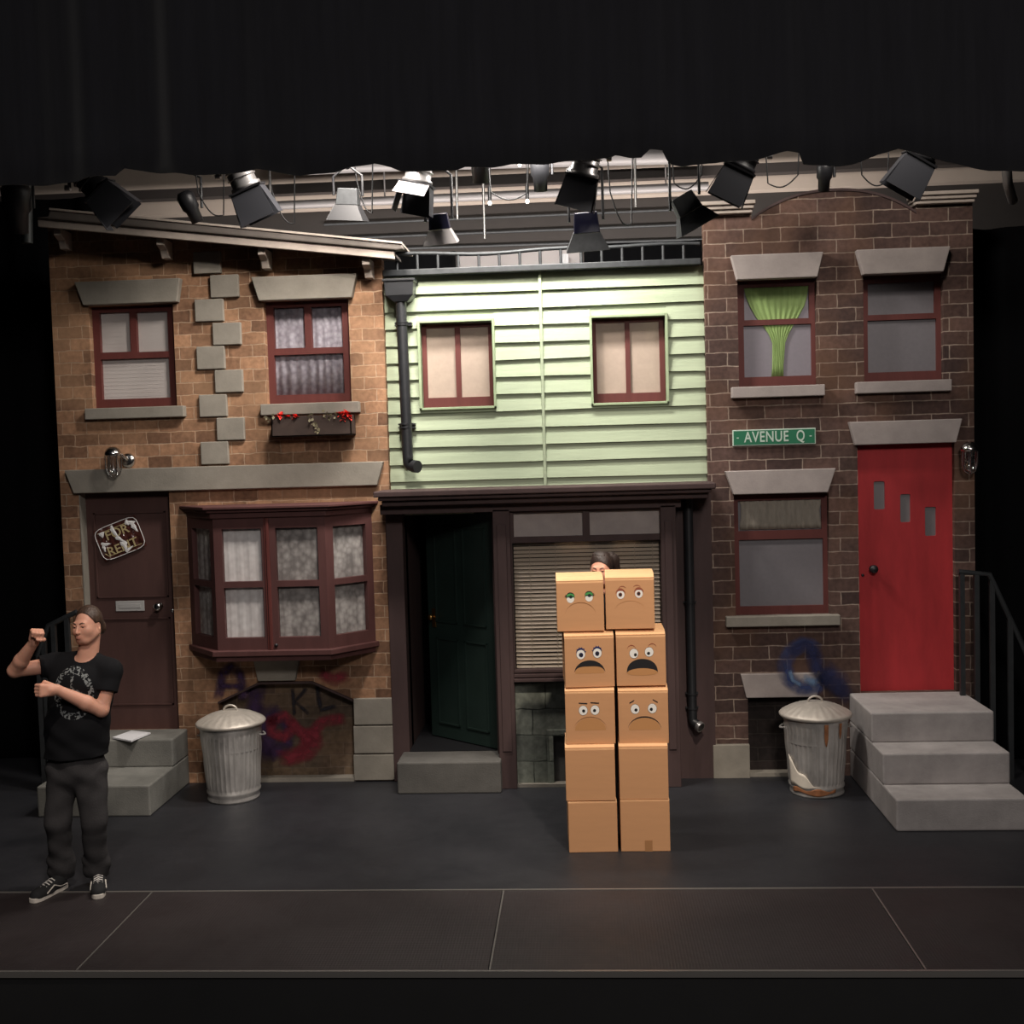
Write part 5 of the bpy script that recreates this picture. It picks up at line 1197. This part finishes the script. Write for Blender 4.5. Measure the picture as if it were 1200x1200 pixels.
# ================================================================== PEOPLE (signed distance fields -> one continuous surface)
class SDF:
    def __init__(s, lo, hi, h):
        s.h = h; s.lo = np.array(lo, float); s.n = np.ceil((np.array(hi)-s.lo)/h).astype(int)+1
        s.d = np.full(tuple(s.n), .3, np.float32)
    def _win(s, lo, hi):
        a = np.clip(np.floor((np.array(lo)-s.lo)/s.h).astype(int), 0, s.n); b = np.clip(np.ceil((np.array(hi)-s.lo)/s.h).astype(int)+1, 0, s.n)
        sl = tuple(slice(i, j) for i, j in zip(a, b))
        ax = [s.lo[k]+s.h*np.arange(a[k], b[k]) for k in range(3)]
        return sl, np.meshgrid(*ax, indexing='ij')
    def _mix(s, sl, d, k, sub=False):
        A = s.d[sl]
        if A.size == 0: return
        if sub:
            d = -d; hh = np.clip(.5+.5*(d-A)/k, 0, 1); s.d[sl] = A+(d-A)*hh+k*hh*(1-hh)
        else:
            hh = np.clip(.5+.5*(A-d)/k, 0, 1); s.d[sl] = A+(d-A)*hh-k*hh*(1-hh)
    def cap(s, a, b, ra, rb, k=.02, sq=(1, 1, 1), sub=False):
        a = np.array(a, float); b = np.array(b, float); m = max(ra, rb)/min(sq)+.05+k
        sl, G = s._win(np.minimum(a, b)-m, np.maximum(a, b)+m); q = np.array(sq)
        P = [G[i]-a[i] for i in range(3)]; v = b-a; vv = (v*q)@(v*q)+1e-12
        t = np.clip(sum(P[i]*v[i]*q[i]**2 for i in range(3))/vv, 0, 1)
        d = np.sqrt(sum(((P[i]-t*v[i])*q[i])**2 for i in range(3)))-(ra+(rb-ra)*t)
        s._mix(sl, d/max(1, max(q)) if max(q) > 1 else d, k, sub)
    def ell(s, c, r, R=None, k=.02, sub=False):
        c = np.array(c, float); r = np.array(r, float); m = r.max()+.04+k
        sl, G = s._win(c-m, c+m); P = [G[i]-c[i] for i in range(3)]
        if R is not None: P = [sum(R[j][i]*P[j] for j in range(3)) for i in range(3)]
        k0 = np.sqrt(sum((P[i]/r[i])**2 for i in range(3))); k1 = np.sqrt(sum((P[i]/r[i]**2)**2 for i in range(3)))+1e-9
        s._mix(sl, k0*(k0-1)/k1, k, sub)
    def cut(s, p, n, keep=-1):
        """remove the side of the plane towards n"""
        n = np.array(n, float); n /= np.linalg.norm(n)
        ax = [s.lo[k]+s.h*np.arange(s.n[k]) for k in range(3)]
        pl = (ax[0][:, None, None]-p[0])*n[0]+(ax[1][None, :, None]-p[1])*n[1]+(ax[2][None, None, :]-p[2])*n[2]
        s.d = np.maximum(s.d, pl.astype(np.float32))
    def wrinkle(s, amp, ztop, seed):
        """cloth folds: a few slanting waves, fading in below ztop"""
        ax = [(s.lo[k]+s.h*np.arange(s.n[k])).astype(np.float32) for k in range(3)]
        X, Y, Z = ax[0][:, None, None], ax[1][None, :, None], ax[2][None, None, :]
        w = np.sin(26*X+31*Z+6*Y+2.2*np.sin(9*Z+5*X+seed))*.5+np.sin(-34*X+22*Z+4*Y+2*np.sin(11*X-7*Z+2*seed))*.35+np.sin(13*X-47*Z+2.5*np.sin(8*X+seed))*.3
        s.d -= (amp*w*np.clip((ztop-Z)/.12, 0, 1)).astype(np.float32)
    def mesh(s, name, m, parent, origin):
        d = s.d; S = d < 0; nx, ny, nz = d.shape
        c = np.zeros((nx-1, ny-1, nz-1), np.int8)
        for i in (0, 1):
            for j in (0, 1):
                for k in (0, 1): c += S[i:nx-1+i, j:ny-1+j, k:nz-1+k]
        act = (c > 0) & (c < 8); idx = -np.ones(act.shape, np.int32); A = np.argwhere(act); idx[act] = np.arange(len(A))
        pos = np.zeros((len(A), 3)); cnt = np.zeros(len(A))
        offs = [(i, j, k) for i in (0, 1) for j in (0, 1) for k in (0, 1)]
        V = {o: d[A[:, 0]+o[0], A[:, 1]+o[1], A[:, 2]+o[2]] for o in offs}
        for o in offs:
            for ax in range(3):
                if o[ax] == 0:
                    p = list(o); p[ax] = 1; a, b = V[o], V[tuple(p)]; x = (a < 0) != (b < 0)
                    t = a/np.where(x, a-b, 1); base = np.array(o, float)[None].repeat(len(A), 0); base[:, ax] += t
                    pos[x] += base[x]; cnt[x] += 1
        W_ = s.lo+(A+pos/cnt[:, None])*s.h-np.array(origin)
        F_ = []
        for ax in range(3):
            sl0 = [slice(None)]*3; sl1 = [slice(None)]*3; sl0[ax] = slice(0, -1); sl1[ax] = slice(1, None)
            e = S[tuple(sl0)] != S[tuple(sl1)]; E = np.argwhere(e); o1, o2 = [q for q in range(3) if q != ax]
            ok = (E[:, o1] > 0) & (E[:, o2] > 0) & (E[:, o1] < d.shape[o1]-1) & (E[:, o2] < d.shape[o2]-1); E = E[ok]
            def g(a, b):
                Q = E.copy(); Q[:, o1] -= a; Q[:, o2] -= b; return idx[Q[:, 0], Q[:, 1], Q[:, 2]]
            qd = np.stack([g(1, 1), g(0, 1), g(0, 0), g(1, 0)], 1)
            ins = S[tuple(E.T)]; flip = ins if ax != 1 else ~ins
            qd[~flip] = qd[~flip][:, ::-1]; F_.append(qd)
        F_ = np.concatenate(F_)
        me = bpy.data.meshes.new(name); me.vertices.add(len(W_)); me.vertices.foreach_set('co', W_.ravel())
        me.loops.add(F_.size); me.loops.foreach_set('vertex_index', F_.ravel().astype(np.int32))
        me.polygons.add(len(F_)); me.polygons.foreach_set('loop_start', np.arange(0, F_.size, 4, dtype=np.int32)); me.polygons.foreach_set('loop_total', np.full(len(F_), 4, np.int32))
        me.update(); me.validate(); me.polygons.foreach_set('use_smooth', np.ones(len(F_), bool)); me.materials.append(m)
        o = bpy.data.objects.new(name, me); COL.objects.link(o)
        if parent is not None: o.parent = parent
        sm = o.modifiers.new('smooth', 'SMOOTH'); sm.factor = .5; sm.iterations = 2
        return o
V3 = lambda *a: np.array(a, float)
def nrm(v): return v/np.linalg.norm(v)

def head_sdf(S, c, fwd, upv, s=1.0):
    """c = skull centre"""
    f = nrm(fwd); u = nrm(upv-f*(upv@f)); r = np.cross(f, u)    # r = person's right
    R = np.array([r, f, u])   # rows
    E = lambda x, y, z: c+s*(r*x+f*y+u*z)
    S.ell(E(0, -.012, .018), (.076*s, .094*s, .094*s), R, .02)           # cranium
    S.ell(E(0, .030, -.035), (.066*s, .067*s, .084*s), R, .03)           # face mass
    S.ell(E(0, .050, -.088), (.036*s, .036*s, .030*s), R, .022)           # chin/jaw
    for x in (-1, 1):
        S.cap(E(x*.056, .0, -.055), E(x*.026, .060, -.096), .023*s, .018*s, .03)   # jaw line
        S.ell(E(x*.040, .060, -.035), (.022*s, .022*s, .024*s), R, .03)  # cheekbone
    S.cap(E(-.034, .079, .012), E(.034, .079, .012), .011*s, .011*s, .02)   # brow
    for x in (-1, 1): S.ell(E(x*.032, .106, -.006), (.018*s, .017*s, .011*s), R, .010, sub=True); S.cap(E(x*.020, .0865, .0005), E(x*.044, .082, -.0005), .0062*s, .0055*s, .004)   # sockets, lids
    S.cap(E(0, .094, .0), E(0, .112, -.036), .0075*s, .010*s, .008)       # nose
    S.ell(E(0, .104, -.041), (.017*s, .013*s, .009*s), R, .006)
    S.ell(E(0, .086, -.068), (.028*s, .014*s, .015*s), R, .014)           # muzzle
    S.cap(E(-.020, .106, -.070), E(.020, .106, -.070), .0022*s, .0022*s, .003, sub=True)  # mouth line
    for x in (-1, 1):
        S.ell(E(x*.077, -.008, -.018), (.008*s, .019*s, .031*s), R, .006)  # ears
        S.ell(E(x*.085, -.002, -.016), (.006*s, .010*s, .018*s), R, .004, sub=True)
    return E, R
def hand_fist(S, w, d, n, side, s=1.0):
    """w wrist, d towards knuckles, n palm direction, side = +1 thumb towards cross(d,n)"""
    d = nrm(d); n = nrm(n-d*(n@d)); t = np.cross(d, n)*side
    S.cap(w, w+d*.03*s, .026*s, .028*s, .015)
    for o in (-.024, -.008, .008, .024): S.cap(w+d*.02*s+t*o*.7*s, w+d*.082*s+t*o*s, .017*s, .0135*s, .010)
    L = [.040, .043, .041, .034]
    for i, o in enumerate((.027, .009, -.009, -.026)):
        b = w+d*.085*s+t*o*s; p1 = b+(n*.92+d*.25)*L[i]*s; p2 = p1-(d*.85-n*.15)*L[i]*.72*s; p3 = p2-(n*.75+d*.3)*.020*s
        S.cap(b, p1, .0112*s, .0098*s, .004); S.cap(p1, p2, .0098*s, .009*s, .003); S.cap(p2, p3, .009*s, .008*s, .003)
    tb = w+d*.028*s+t*.026*s+n*.008*s; t1 = tb+(d*.55+t*.35+n*.75)*.040*s; t2 = t1+(d*.35-t*.65+n*.55)*.033*s; t3 = t2+(-t*.9+d*.1)*.020*s
    S.cap(tb, t1, .0145*s, .0125*s, .008); S.cap(t1, t2, .0120*s, .0105*s, .003); S.cap(t2, t3, .0105*s, .009*s, .003)

def eyes_etc(root, E, R, s, brow_m, S):
    r, f, u = R
    def sf(x, z, out=0.0):
        """point on the face surface at lateral x, height z, pushed outwards by out"""
        for k in range(120):
            p = E(x, .14-k*.0008, z); a = (p-S.lo)/S.h; i0 = np.floor(a).astype(int); w = a-i0; v = 0
            for o in ((0, 0, 0), (0, 0, 1), (0, 1, 0), (0, 1, 1), (1, 0, 0), (1, 0, 1), (1, 1, 0), (1, 1, 1)):
                v += S.d[i0[0]+o[0], i0[1]+o[1], i0[2]+o[2]]*np.prod([w[q] if o[q] else 1-w[q] for q in range(3)])
            if v < 0: return p+f*out
        return p
    def B(nm, m_, fn, par=root):
        q = MB(); fn(q); return q.build(nm, m_, par)
    Mx = Matrix(((r[0], u[0], f[0], 0), (r[1], u[1], f[1], 0), (r[2], u[2], f[2], 0), (0, 0, 0, 1)))
    for x in (-1, 1):
        p = sf(x*.031, -.008)-f*.0098
        eb = B('eye', M_eyew, lambda q: q.lathe([(0, -.0118), (.006, -.0102), (.0103, -.006), (.0118, 0), (.0103, .006), (.006, .0102), (0, .0118)], p, 14))
        B('iris', M_ink, lambda q: q.lathe([(.0060, -.001), (.004, .002), (0, .0026)], p+f*.0104, 12, Mx), eb)
        B('eyelid', M_skin, lambda q: q.tube([sf(x*.020, -.002, .0006), sf(x*.026, .0015, .0022), sf(x*.034, .002, .0022), sf(x*.042, -.001, .0006)], [.0015, .0034, .0034, .0015], 8))
        B('eyebrow', brow_m, lambda q: q.tube([sf(x*.013, .0125, .0002), sf(x*.022, .0165, .0008), sf(x*.033, .0195, .0006), sf(x*.046, .0155, 0)], [.0028, .0036, .0034, .0014], 8))
    B('lips', M_lip, lambda q: q.tube([sf(-.021, -.0675, -.001), sf(-.009, -.0650, .0004), sf(0, -.0660, .0004), sf(.009, -.0650, .0004), sf(.021, -.0675, -.001)], [.001, .0024, .0022, .0024, .001], 8).tube([sf(-.019, -.0735, -.001), sf(0, -.0755, .0008), sf(.019, -.0735, -.001)], [.001, .0030, .001], 8))

# ---------------- the man
MYD = 6.80
J = lambda px, py, dy=0: np.array(P3(px, py, MYD+dy))
xm_, ym_ = fl(94, 1046)
man = thing('person', 'person in black printed T-shirt and charcoal jeans, fists raised, at the left stage edge', 'person', (xm_, MYD, 0))
hc = J(103, 731, .02); neck0 = J(102, 768, .03); chest = J(95, 800, .02); belly = J(91, 850, .02); pelv = J(90, 886, .03)
shR = J(63, 779, .02); shL = J(129, 786, .02)      # viewer-left shoulder, viewer-right shoulder
elR = J(17, 786, -.10); wrR = J(40, 752, -.20)
elL = J(119, 832, -.06); wrL = J(66, 808, -.22)
hipR = J(74, 900, .03); hipL = J(106, 900, .03)
knR = J(68, 963, .0); knL = J(110, 964, -.0)
def foot(px, py): x, y = fl(px, py); return V3(x, y, 0)
heR, toR, heL, toL = foot(76, 1040), foot(43, 1056), foot(116.5, 1036), foot(115, 1056)
anR = heR+V3(-.015, -.0, .10); anL = heL+V3(0, -.03, .10)
fw = nrm(V3(-.25, -.96, -.03)); up_ = nrm(V3(-.06, 0, 1))
ext = np.array([hc, shR, shL, elR, elL, wrR, wrL, toR, toL, heR, heL])
lo = ext.min(0)-V3(.16, .20, 0); hi = ext.max(0)+V3(.16, .20, .18); lo[2] = -.02
body = SDF(lo, hi, .0042)
E, R = head_sdf(body, hc, fw, up_, .97)
body.cap(neck0-V3(0, 0, .03), E(0, -.020, -.05), .064, .058, .015)
body.cap(neck0-V3(0, 0, .045), shR, .04, .048, .03); body.cap(neck0-V3(0, 0, .045), shL, .04, .048, .03)
body.cap(chest, belly, .125, .115, .05, (.85, 1.1, 1)); body.cap(belly, pelv, .115, .125, .05, (.85, 1.1, 1))
body.cap(shR, elR, .052, .040, .03); body.cap(elR, elR+(wrR-elR)*.35, .042, .043, .015); body.cap(elR+(wrR-elR)*.35, wrR, .043, .028, .015)
body.cap(shL, elL, .054, .042, .03); body.cap(elL, elL+(wrL-elL)*.35, .043, .045, .015); body.cap(elL+(wrL-elL)*.35, wrL, .045, .029, .015)
hand_fist(body, wrR, J(43, 740, -.23)-wrR, V3(.55, -.75, .0), 1, 1.02)
hand_fist(body, wrL, V3(-.66, -.72, .08), V3(-.72, .66, -.05), -1, 1.08)
for hp, kn, an in ((hipR, knR, anR), (hipL, knL, anL)):
    body.cap(hp, kn, .085, .055, .03); body.cap(kn, an, .055, .038, .02)
for an, he, to in ((anR, heR, toR), (anL, heL, toL)):
    body.cap(an-V3(0, 0, .03), he+(to-he)*.7+V3(0, 0, .03), .034, .028, .02)
org = wloc(man)
body.mesh('body', M_skin, man, org)
eyes_etc(man, E, R, .97, M_hair, body)
# hair: swept back with a small bun
hl = hc-.17; hh_ = hc+.17; hs = SDF(hl, hh_, .004)
hs.ell(E(0, -.016, .022), (.083*.97, .100*.97, .097*.97), R, .01)
hs.ell(E(0, -.07, -.035), (.062, .045, .06), R, .02)
r_, f_, u_ = R
hs.ell(E(0, .085, -.050), (.100, .078, .128), R, .01, sub=True)      # bare forehead and face
for x in (-1, 1): hs.ell(E(x*.085, .012, -.045), (.035, .040, .050), R, .008, sub=True)
hs.ell(E(0, -.105, -.055), (.026, .026, .026), R, .008)
hs.ell(E(-.0, -.045, -.115), (.09, .07, .045), R, .01, sub=True)
for k in range(9): hs.cap(E((k-4)*.015, .05, .105), E((k-4)*.016, -.09, .05), .002, .002, .004, sub=True)
hs.ell(E(.0, -.118, -.062), (.024, .024, .026), R, .006)
hs.mesh('hair', M_hair, man, org)
# T-shirt
sh = SDF(lo, hi, .005)
def cut_local(S, p, n, rad):
    n = nrm(n); sl, G = S._win(p-rad, p+rad); P = [G[i]-p[i] for i in range(3)]
    pl = sum(P[i]*n[i] for i in range(3)); rr = np.sqrt(sum(q_**2 for q_ in P)); msk = (pl > -.0) & (rr < rad)
    A = S.d[sl]; A[msk] = np.maximum(A[msk], pl[msk]); S.d[sl] = A
sh.cap(shR, shR+(elR-shR)*.55, .070, .066, .03); sh.cap(shL, shL+(elL-shL)*.72, .074, .070, .03)
cut_local(sh, shR+(elR-shR)*.36, elR-shR, .19); cut_local(sh, shL+(elL-shL)*.52, elL-shL, .19)
sh.cap(shR+(elR-shR)*.28, shR+(elR-shR)*.7, .055, .055, .004, sub=True); sh.cap(shL+(elL-shL)*.42, shL+(elL-shL)*.8, .059, .059, .004, sub=True)
sh.cap(shR+V3(.03, 0, -.015), shL+V3(-.03, 0, -.015), .078, .078, .03, (1, 1, 1))
sh.cap(neck0-V3(0, 0, .035), shR, .068, .072, .02); sh.cap(neck0-V3(0, 0, .035), shL, .068, .072, .02)
sh.cap(neck0-V3(0, 0, .05), neck0-V3(0, 0, .10), .085, .11, .03)
sh.cap(chest, belly, .158, .150, .02, (.80, 1.05, 1)); sh.cap(belly, J(90, 905, .03), .150, .163, .04, (.80, 1.05, 1))
sh.wrinkle(.006, J(90, 780, 0)[2]-.05, 1)
sh.cut(J(90, 886, 0), (.03, 0, -1))
sh.cap(neck0+V3(0, -.03, .012), neck0+V3(0, -.01, .12), .068, .075, .006, sub=True)
def shirt_mat():
    m = mat('black_printed_cotton', rgb(23, 23, 26), .9, bump=.3, bscale=9, spec=.2); nt = m.node_tree; N = nt.nodes.new; L = nt.links.new; b = nt.nodes['Principled BSDF']
    tc = N('ShaderNodeTexCoord'); sp = N('ShaderNodeSeparateXYZ'); L(tc.outputs['Object'], sp.inputs[0])
    cc = J(87, 812, -.1)-np.array(org)
    def mth(op, a, b_=None, c=None):
        n = N('ShaderNodeMath'); n.operation = op
        for i, v in enumerate((a, b_, c)):
            if v is None: continue
            if isinstance(v, (int, float)): n.inputs[i].default_value = float(v)
            else: L(v, n.inputs[i])
        return n.outputs[0]
    x = mth('DIVIDE', mth('SUBTRACT', sp.outputs[0], float(cc[0])), .118); z = mth('DIVIDE', mth('SUBTRACT', sp.outputs[2], float(cc[2])), .158)
    rr = mth('SQRT', mth('ADD', mth('MULTIPLY', x, x), mth('MULTIPLY', z, z)))
    ring = mth('LESS_THAN', mth('ABSOLUTE', mth('SUBTRACT', rr, .88)), .13)
    bar = mth('MULTIPLY', mth('LESS_THAN', mth('ABSOLUTE', x), .07), mth('MULTIPLY', mth('GREATER_THAN', z, -.05), mth('LESS_THAN', z, .85)))
    eyeb = mth('LESS_THAN', mth('ABSOLUTE', mth('SUBTRACT', mth('ADD', z, mth('MULTIPLY', mth('MULTIPLY', x, x), .6)), .12)), .07); eyeb = mth('MULTIPLY', eyeb, mth('LESS_THAN', rr, .85))
    tot = mth('MAXIMUM', ring, mth('MAXIMUM', bar, mth('MULTIPLY', eyeb, .6)))
    n = N('ShaderNodeTexNoise'); n.inputs['Scale'].default_value = 75; n.inputs['Detail'].default_value = 2; L(tc.outputs['Object'], n.inputs[0])
    th = mth('GREATER_THAN', n.outputs[0], .52); fr_ = mth('LESS_THAN', sp.outputs[1], -.02)
    fac = mth('MULTIPLY', mth('MULTIPLY', tot, th), mth('MULTIPLY', fr_, .62))
    mx = N('ShaderNodeMix'); mx.data_type = 'RGBA'; L(fac, mx.inputs[0]); mx.inputs[6].default_value = rgb(23, 23, 26); mx.inputs[7].default_value = rgb(165, 168, 168); L(mx.outputs[2], b.inputs['Base Color'])
    return m
sh.mesh('t_shirt', shirt_mat(), man, org)
# jeans
je = SDF(lo, V3(hi[0], hi[1], 1.05), .005)
je.cap(J(90, 880, .03), J(90, 900, .03), .135, .135, .03, (.80, 1.05, 1))
for hp, kn, an in ((hipR, knR, anR), (hipL, knL, anL)):
    sgn = 1 if hp is hipR else -1
    je.cap(hp+V3(0, 0, -.02), kn, .098, .075, .03, (.95, 1, 1)); je.cap(kn, an+V3(0, .01, -.01), .074, .070, .02)
    for k, (f1, rr_) in enumerate(((.80, .078), (.93, .082))):      # bunched fabric above the shoe
        c_ = kn+(an-kn)*f1; je.cap(c_+V3(-.03, -.0, .012*(-1)**k), c_+V3(.03, -.0, -.012*(-1)**k), rr_-.022, rr_-.022, .016)
je.wrinkle(.0065, .95, 2)
je.cut(V3(0, 0, .066), (0, 0, -1)); je.cut(J(90, 878, 0), (0, 0, 1))
je.mesh('jeans', M_jean, man, org)
# shoes
for he, to, an in ((heR, toR, anR), (heL, toL, anL)):
    d_ = nrm(to-he); sd = V3(-d_[1], d_[0], 0); Ls = .285; h0 = he-d_*.01
    S_ = SDF(he+V3(-.35, -.35, -.01), he+V3(.35, .35, .16), .004)
    S_.cap(h0+d_*.045+V3(0, 0, .05), h0+d_*.10+V3(0, 0, .055), .040, .040, .02); S_.cap(h0+d_*.09+V3(0, 0, .052), h0+d_*.235+V3(0, 0, .034), .040, .030, .02)
    S_.cap(h0+d_*.16+V3(0, 0, .03), h0+d_*.235+V3(0, 0, .028), .046, .043, .02); S_.cap(h0+d_*.04+V3(0, 0, .09), h0+d_*.06+V3(0, 0, .06), .036, .04, .02)
    S_.cut(V3(0, 0, .022), (0, 0, -1)); S_.cut(V3(0, 0, .105), (0, 0, 1))
    sho = S_.mesh('shoe', M_shoe, man, org)
    outl = []
    for k in range(40):
        a = 2*PI*k/40; c_, s_ = math.cos(a), math.sin(a); lx = .1425+.145*c_; w_ = .040+.012*max(0, c_)**.6-.004*(abs(c_) < .5)
        outl.append(h0-d_*.005+d_*lx+sd*w_*np.sign(s_)*abs(s_)**.62)
    q = MB(); n = 40; q.add([(p[0], p[1], 0) for p in outl]+[(p[0], p[1], .030) for p in outl], [tuple(range(n-1, -1, -1)), tuple(range(n, 2*n))]+[(k, (k+1) % n, n+(k+1) % n, n+k) for k in range(n)])
    lab(q.build('sole', M_sole, sho, bevel=.004), 'white rubber sole')
    for sg in (-1, 1):
        q = MB(); q.tube([h0+d_*.03+sd*sg*.040+V3(0, 0, .040), h0+d_*.09+sd*sg*.0425+V3(0, 0, .044), h0+d_*.135+sd*sg*.041+V3(0, 0, .066), h0+d_*.20+sd*sg*.046+V3(0, 0, .036)], .0042, 6); lab(q.build('side_stripe', M_sole, sho), 'white side stripe')
    q = MB()
    for k in range(5):
        c_ = h0+d_*(.115+.022*k)+V3(0, 0, .094-.0055*k); q.tube([c_-sd*.026-V3(0, 0, .010), c_+V3(0, 0, .002), c_+sd*.026-V3(0, 0, .010)], .0045, 6)
    lab(q.build('laces', M_lace, sho), 'white shoe laces')

# ---------------- the person behind the boxes
WY = 8.14
JW = lambda px, py, dy=0: np.array(P3(px, py, WY+dy))
topz = JW(705, 645)[2]
hcw = JW(704.5, 665.5); sW = .97
wo = thing('person', 'person with dark tied-up hair peeking over the top of the cardboard boxes', 'person', (hcw[0]+.02, WY, 0))
orgw = wloc(wo)
base = V3(hcw[0]+.02, WY+.03, 0); hN = hcw+V3(.01, .02, -.17)
sc = hcw[2]
ll = base+V3(-.35, -.30, -.02); hi_ = base+V3(.35, .32, sc+.16)
bw = SDF(ll, hi_, .006)
Ew, Rw = head_sdf(bw, hcw, nrm(V3(-.25, -.95, -.12)), V3(0, 0, 1), sW)
bw.cap(hN, hcw-V3(0, 0, .06), .048, .046, .02)
for s_ in (-1, 1):
    shw = V3(base[0]+s_*.165, WY+.03, hN[2]-.07); elw = V3(base[0]+s_*.235, WY-.02, hN[2]-.34); ww = V3(base[0]+s_*.155, WY-.12, hN[2]-.26)
    bw.cap(hN-V3(0, 0, .03), shw, .045, .042, .03); bw.cap(shw, elw, .042, .034, .02); bw.cap(elw, ww, .035, .024, .015)
    hand_fist(bw, ww, V3(-s_*.3, -.2, .9), V3(0, -1, 0), s_, .8)
bw.cap(hN-V3(0, 0, .16), hN-V3(0, 0, .42), .115, .09, .05, (.85, 1.1, 1)); bw.cap(hN-V3(0, 0, .42), hN-V3(0, 0, .62), .09, .125, .05, (.85, 1.1, 1))
hz_ = hN[2]-.66
for s_ in (-1, 1):
    hp = V3(base[0]+s_*.08, WY+.03, hz_); kn = V3(base[0]+s_*.085, WY+.01, hz_*.53); an = V3(base[0]+s_*.09, WY+.04, .09)
    bw.cap(hp, kn, .085, .052, .03); bw.cap(kn, an, .052, .034, .02); bw.cap(an-V3(0, 0, .04), an+V3(s_*.02, -.15, -.06), .034, .025, .02)
bw.cut(V3(0, 0, .002), (0, 0, -1))
bw.mesh('body', M_skin, wo, orgw); eyes_etc(wo, Ew, Rw, sW, M_hairw, bw)
hs = SDF(hcw-.22, hcw+.22, .005)
hs.ell(Ew(0, -.018, .02), (.080, .099, .098), Rw, .01); hs.ell(Ew(0, .078, -.062), (.085, .075, .112), Rw, .01, sub=True)
hs.ell(Ew(-.045, -.10, .035), (.062, .055, .062), Rw, .02); hs.ell(Ew(.01, -.03, .092), (.055, .05, .022), Rw, .02)
hs.cap(Ew(-.07, -.11, .03), Ew(-.10, -.13, -.12), .042, .02, .02)
for k in range(7): hs.cap(Ew((k-3)*.018, .045, .098), Ew((k-3)*.02-.02, -.09, .08), .003, .003, .004, sub=True)
hs.mesh('hair', M_hairw, wo, orgw)
st = SDF(ll, hi_, .007)
st.cap(hN-V3(0, 0, .13), hN-V3(0, 0, .42), .135, .115, .05, (.85, 1.05, 1)); st.cap(hN-V3(0, 0, .42), hN-V3(0, 0, .66), .115, .15, .05, (.85, 1.05, 1))
for s_ in (-1, 1): st.cap(hN-V3(0, 0, .05), V3(base[0]+s_*.165, WY+.03, hN[2]-.07), .055, .056, .03); st.cap(V3(base[0]+s_*.165, WY+.03, hN[2]-.07), V3(base[0]+s_*.20, WY+.005, hN[2]-.2), .056, .052, .02)
st.cut(hN-V3(0, 0, .68), (0, 0, -1)); st.cap(hN, hN+V3(0, 0, .1), .06, .08, .01, sub=True)
st.mesh('t_shirt', M_shirtw, wo, orgw)
tr_ = SDF(ll, V3(hi_[0], hi_[1], hz_+.12), .007)
tr_.cap(V3(base[0], WY+.03, hz_), V3(base[0], WY+.03, hz_+.1), .13, .12, .03, (.85, 1.05, 1))
for s_ in (-1, 1): tr_.cap(V3(base[0]+s_*.08, WY+.03, hz_), V3(base[0]+s_*.085, WY+.01, hz_*.53), .097, .066, .02); tr_.cap(V3(base[0]+s_*.085, WY+.01, hz_*.53), V3(base[0]+s_*.09, WY+.04, .08), .066, .055, .02)
tr_.cut(V3(0, 0, .07), (0, 0, -1)); tr_.mesh('trousers', M_jean, wo, orgw)
for s_ in (-1, 1):
    S_ = SDF(V3(base[0]+s_*.09-.12, WY-.25, -.01), V3(base[0]+s_*.09+.12, WY+.15, .14), .005)
    S_.cap(V3(base[0]+s_*.09, WY+.04, .05), V3(base[0]+s_*.11, WY-.12, .03), .042, .038, .02); S_.cap(V3(base[0]+s_*.09, WY+.05, .05), V3(base[0]+s_*.09, WY+.05, .09), .04, .04, .02); S_.cut(V3(0, 0, .0), (0, 0, -1)); S_.mesh('shoe', M_shoe, wo, orgw)
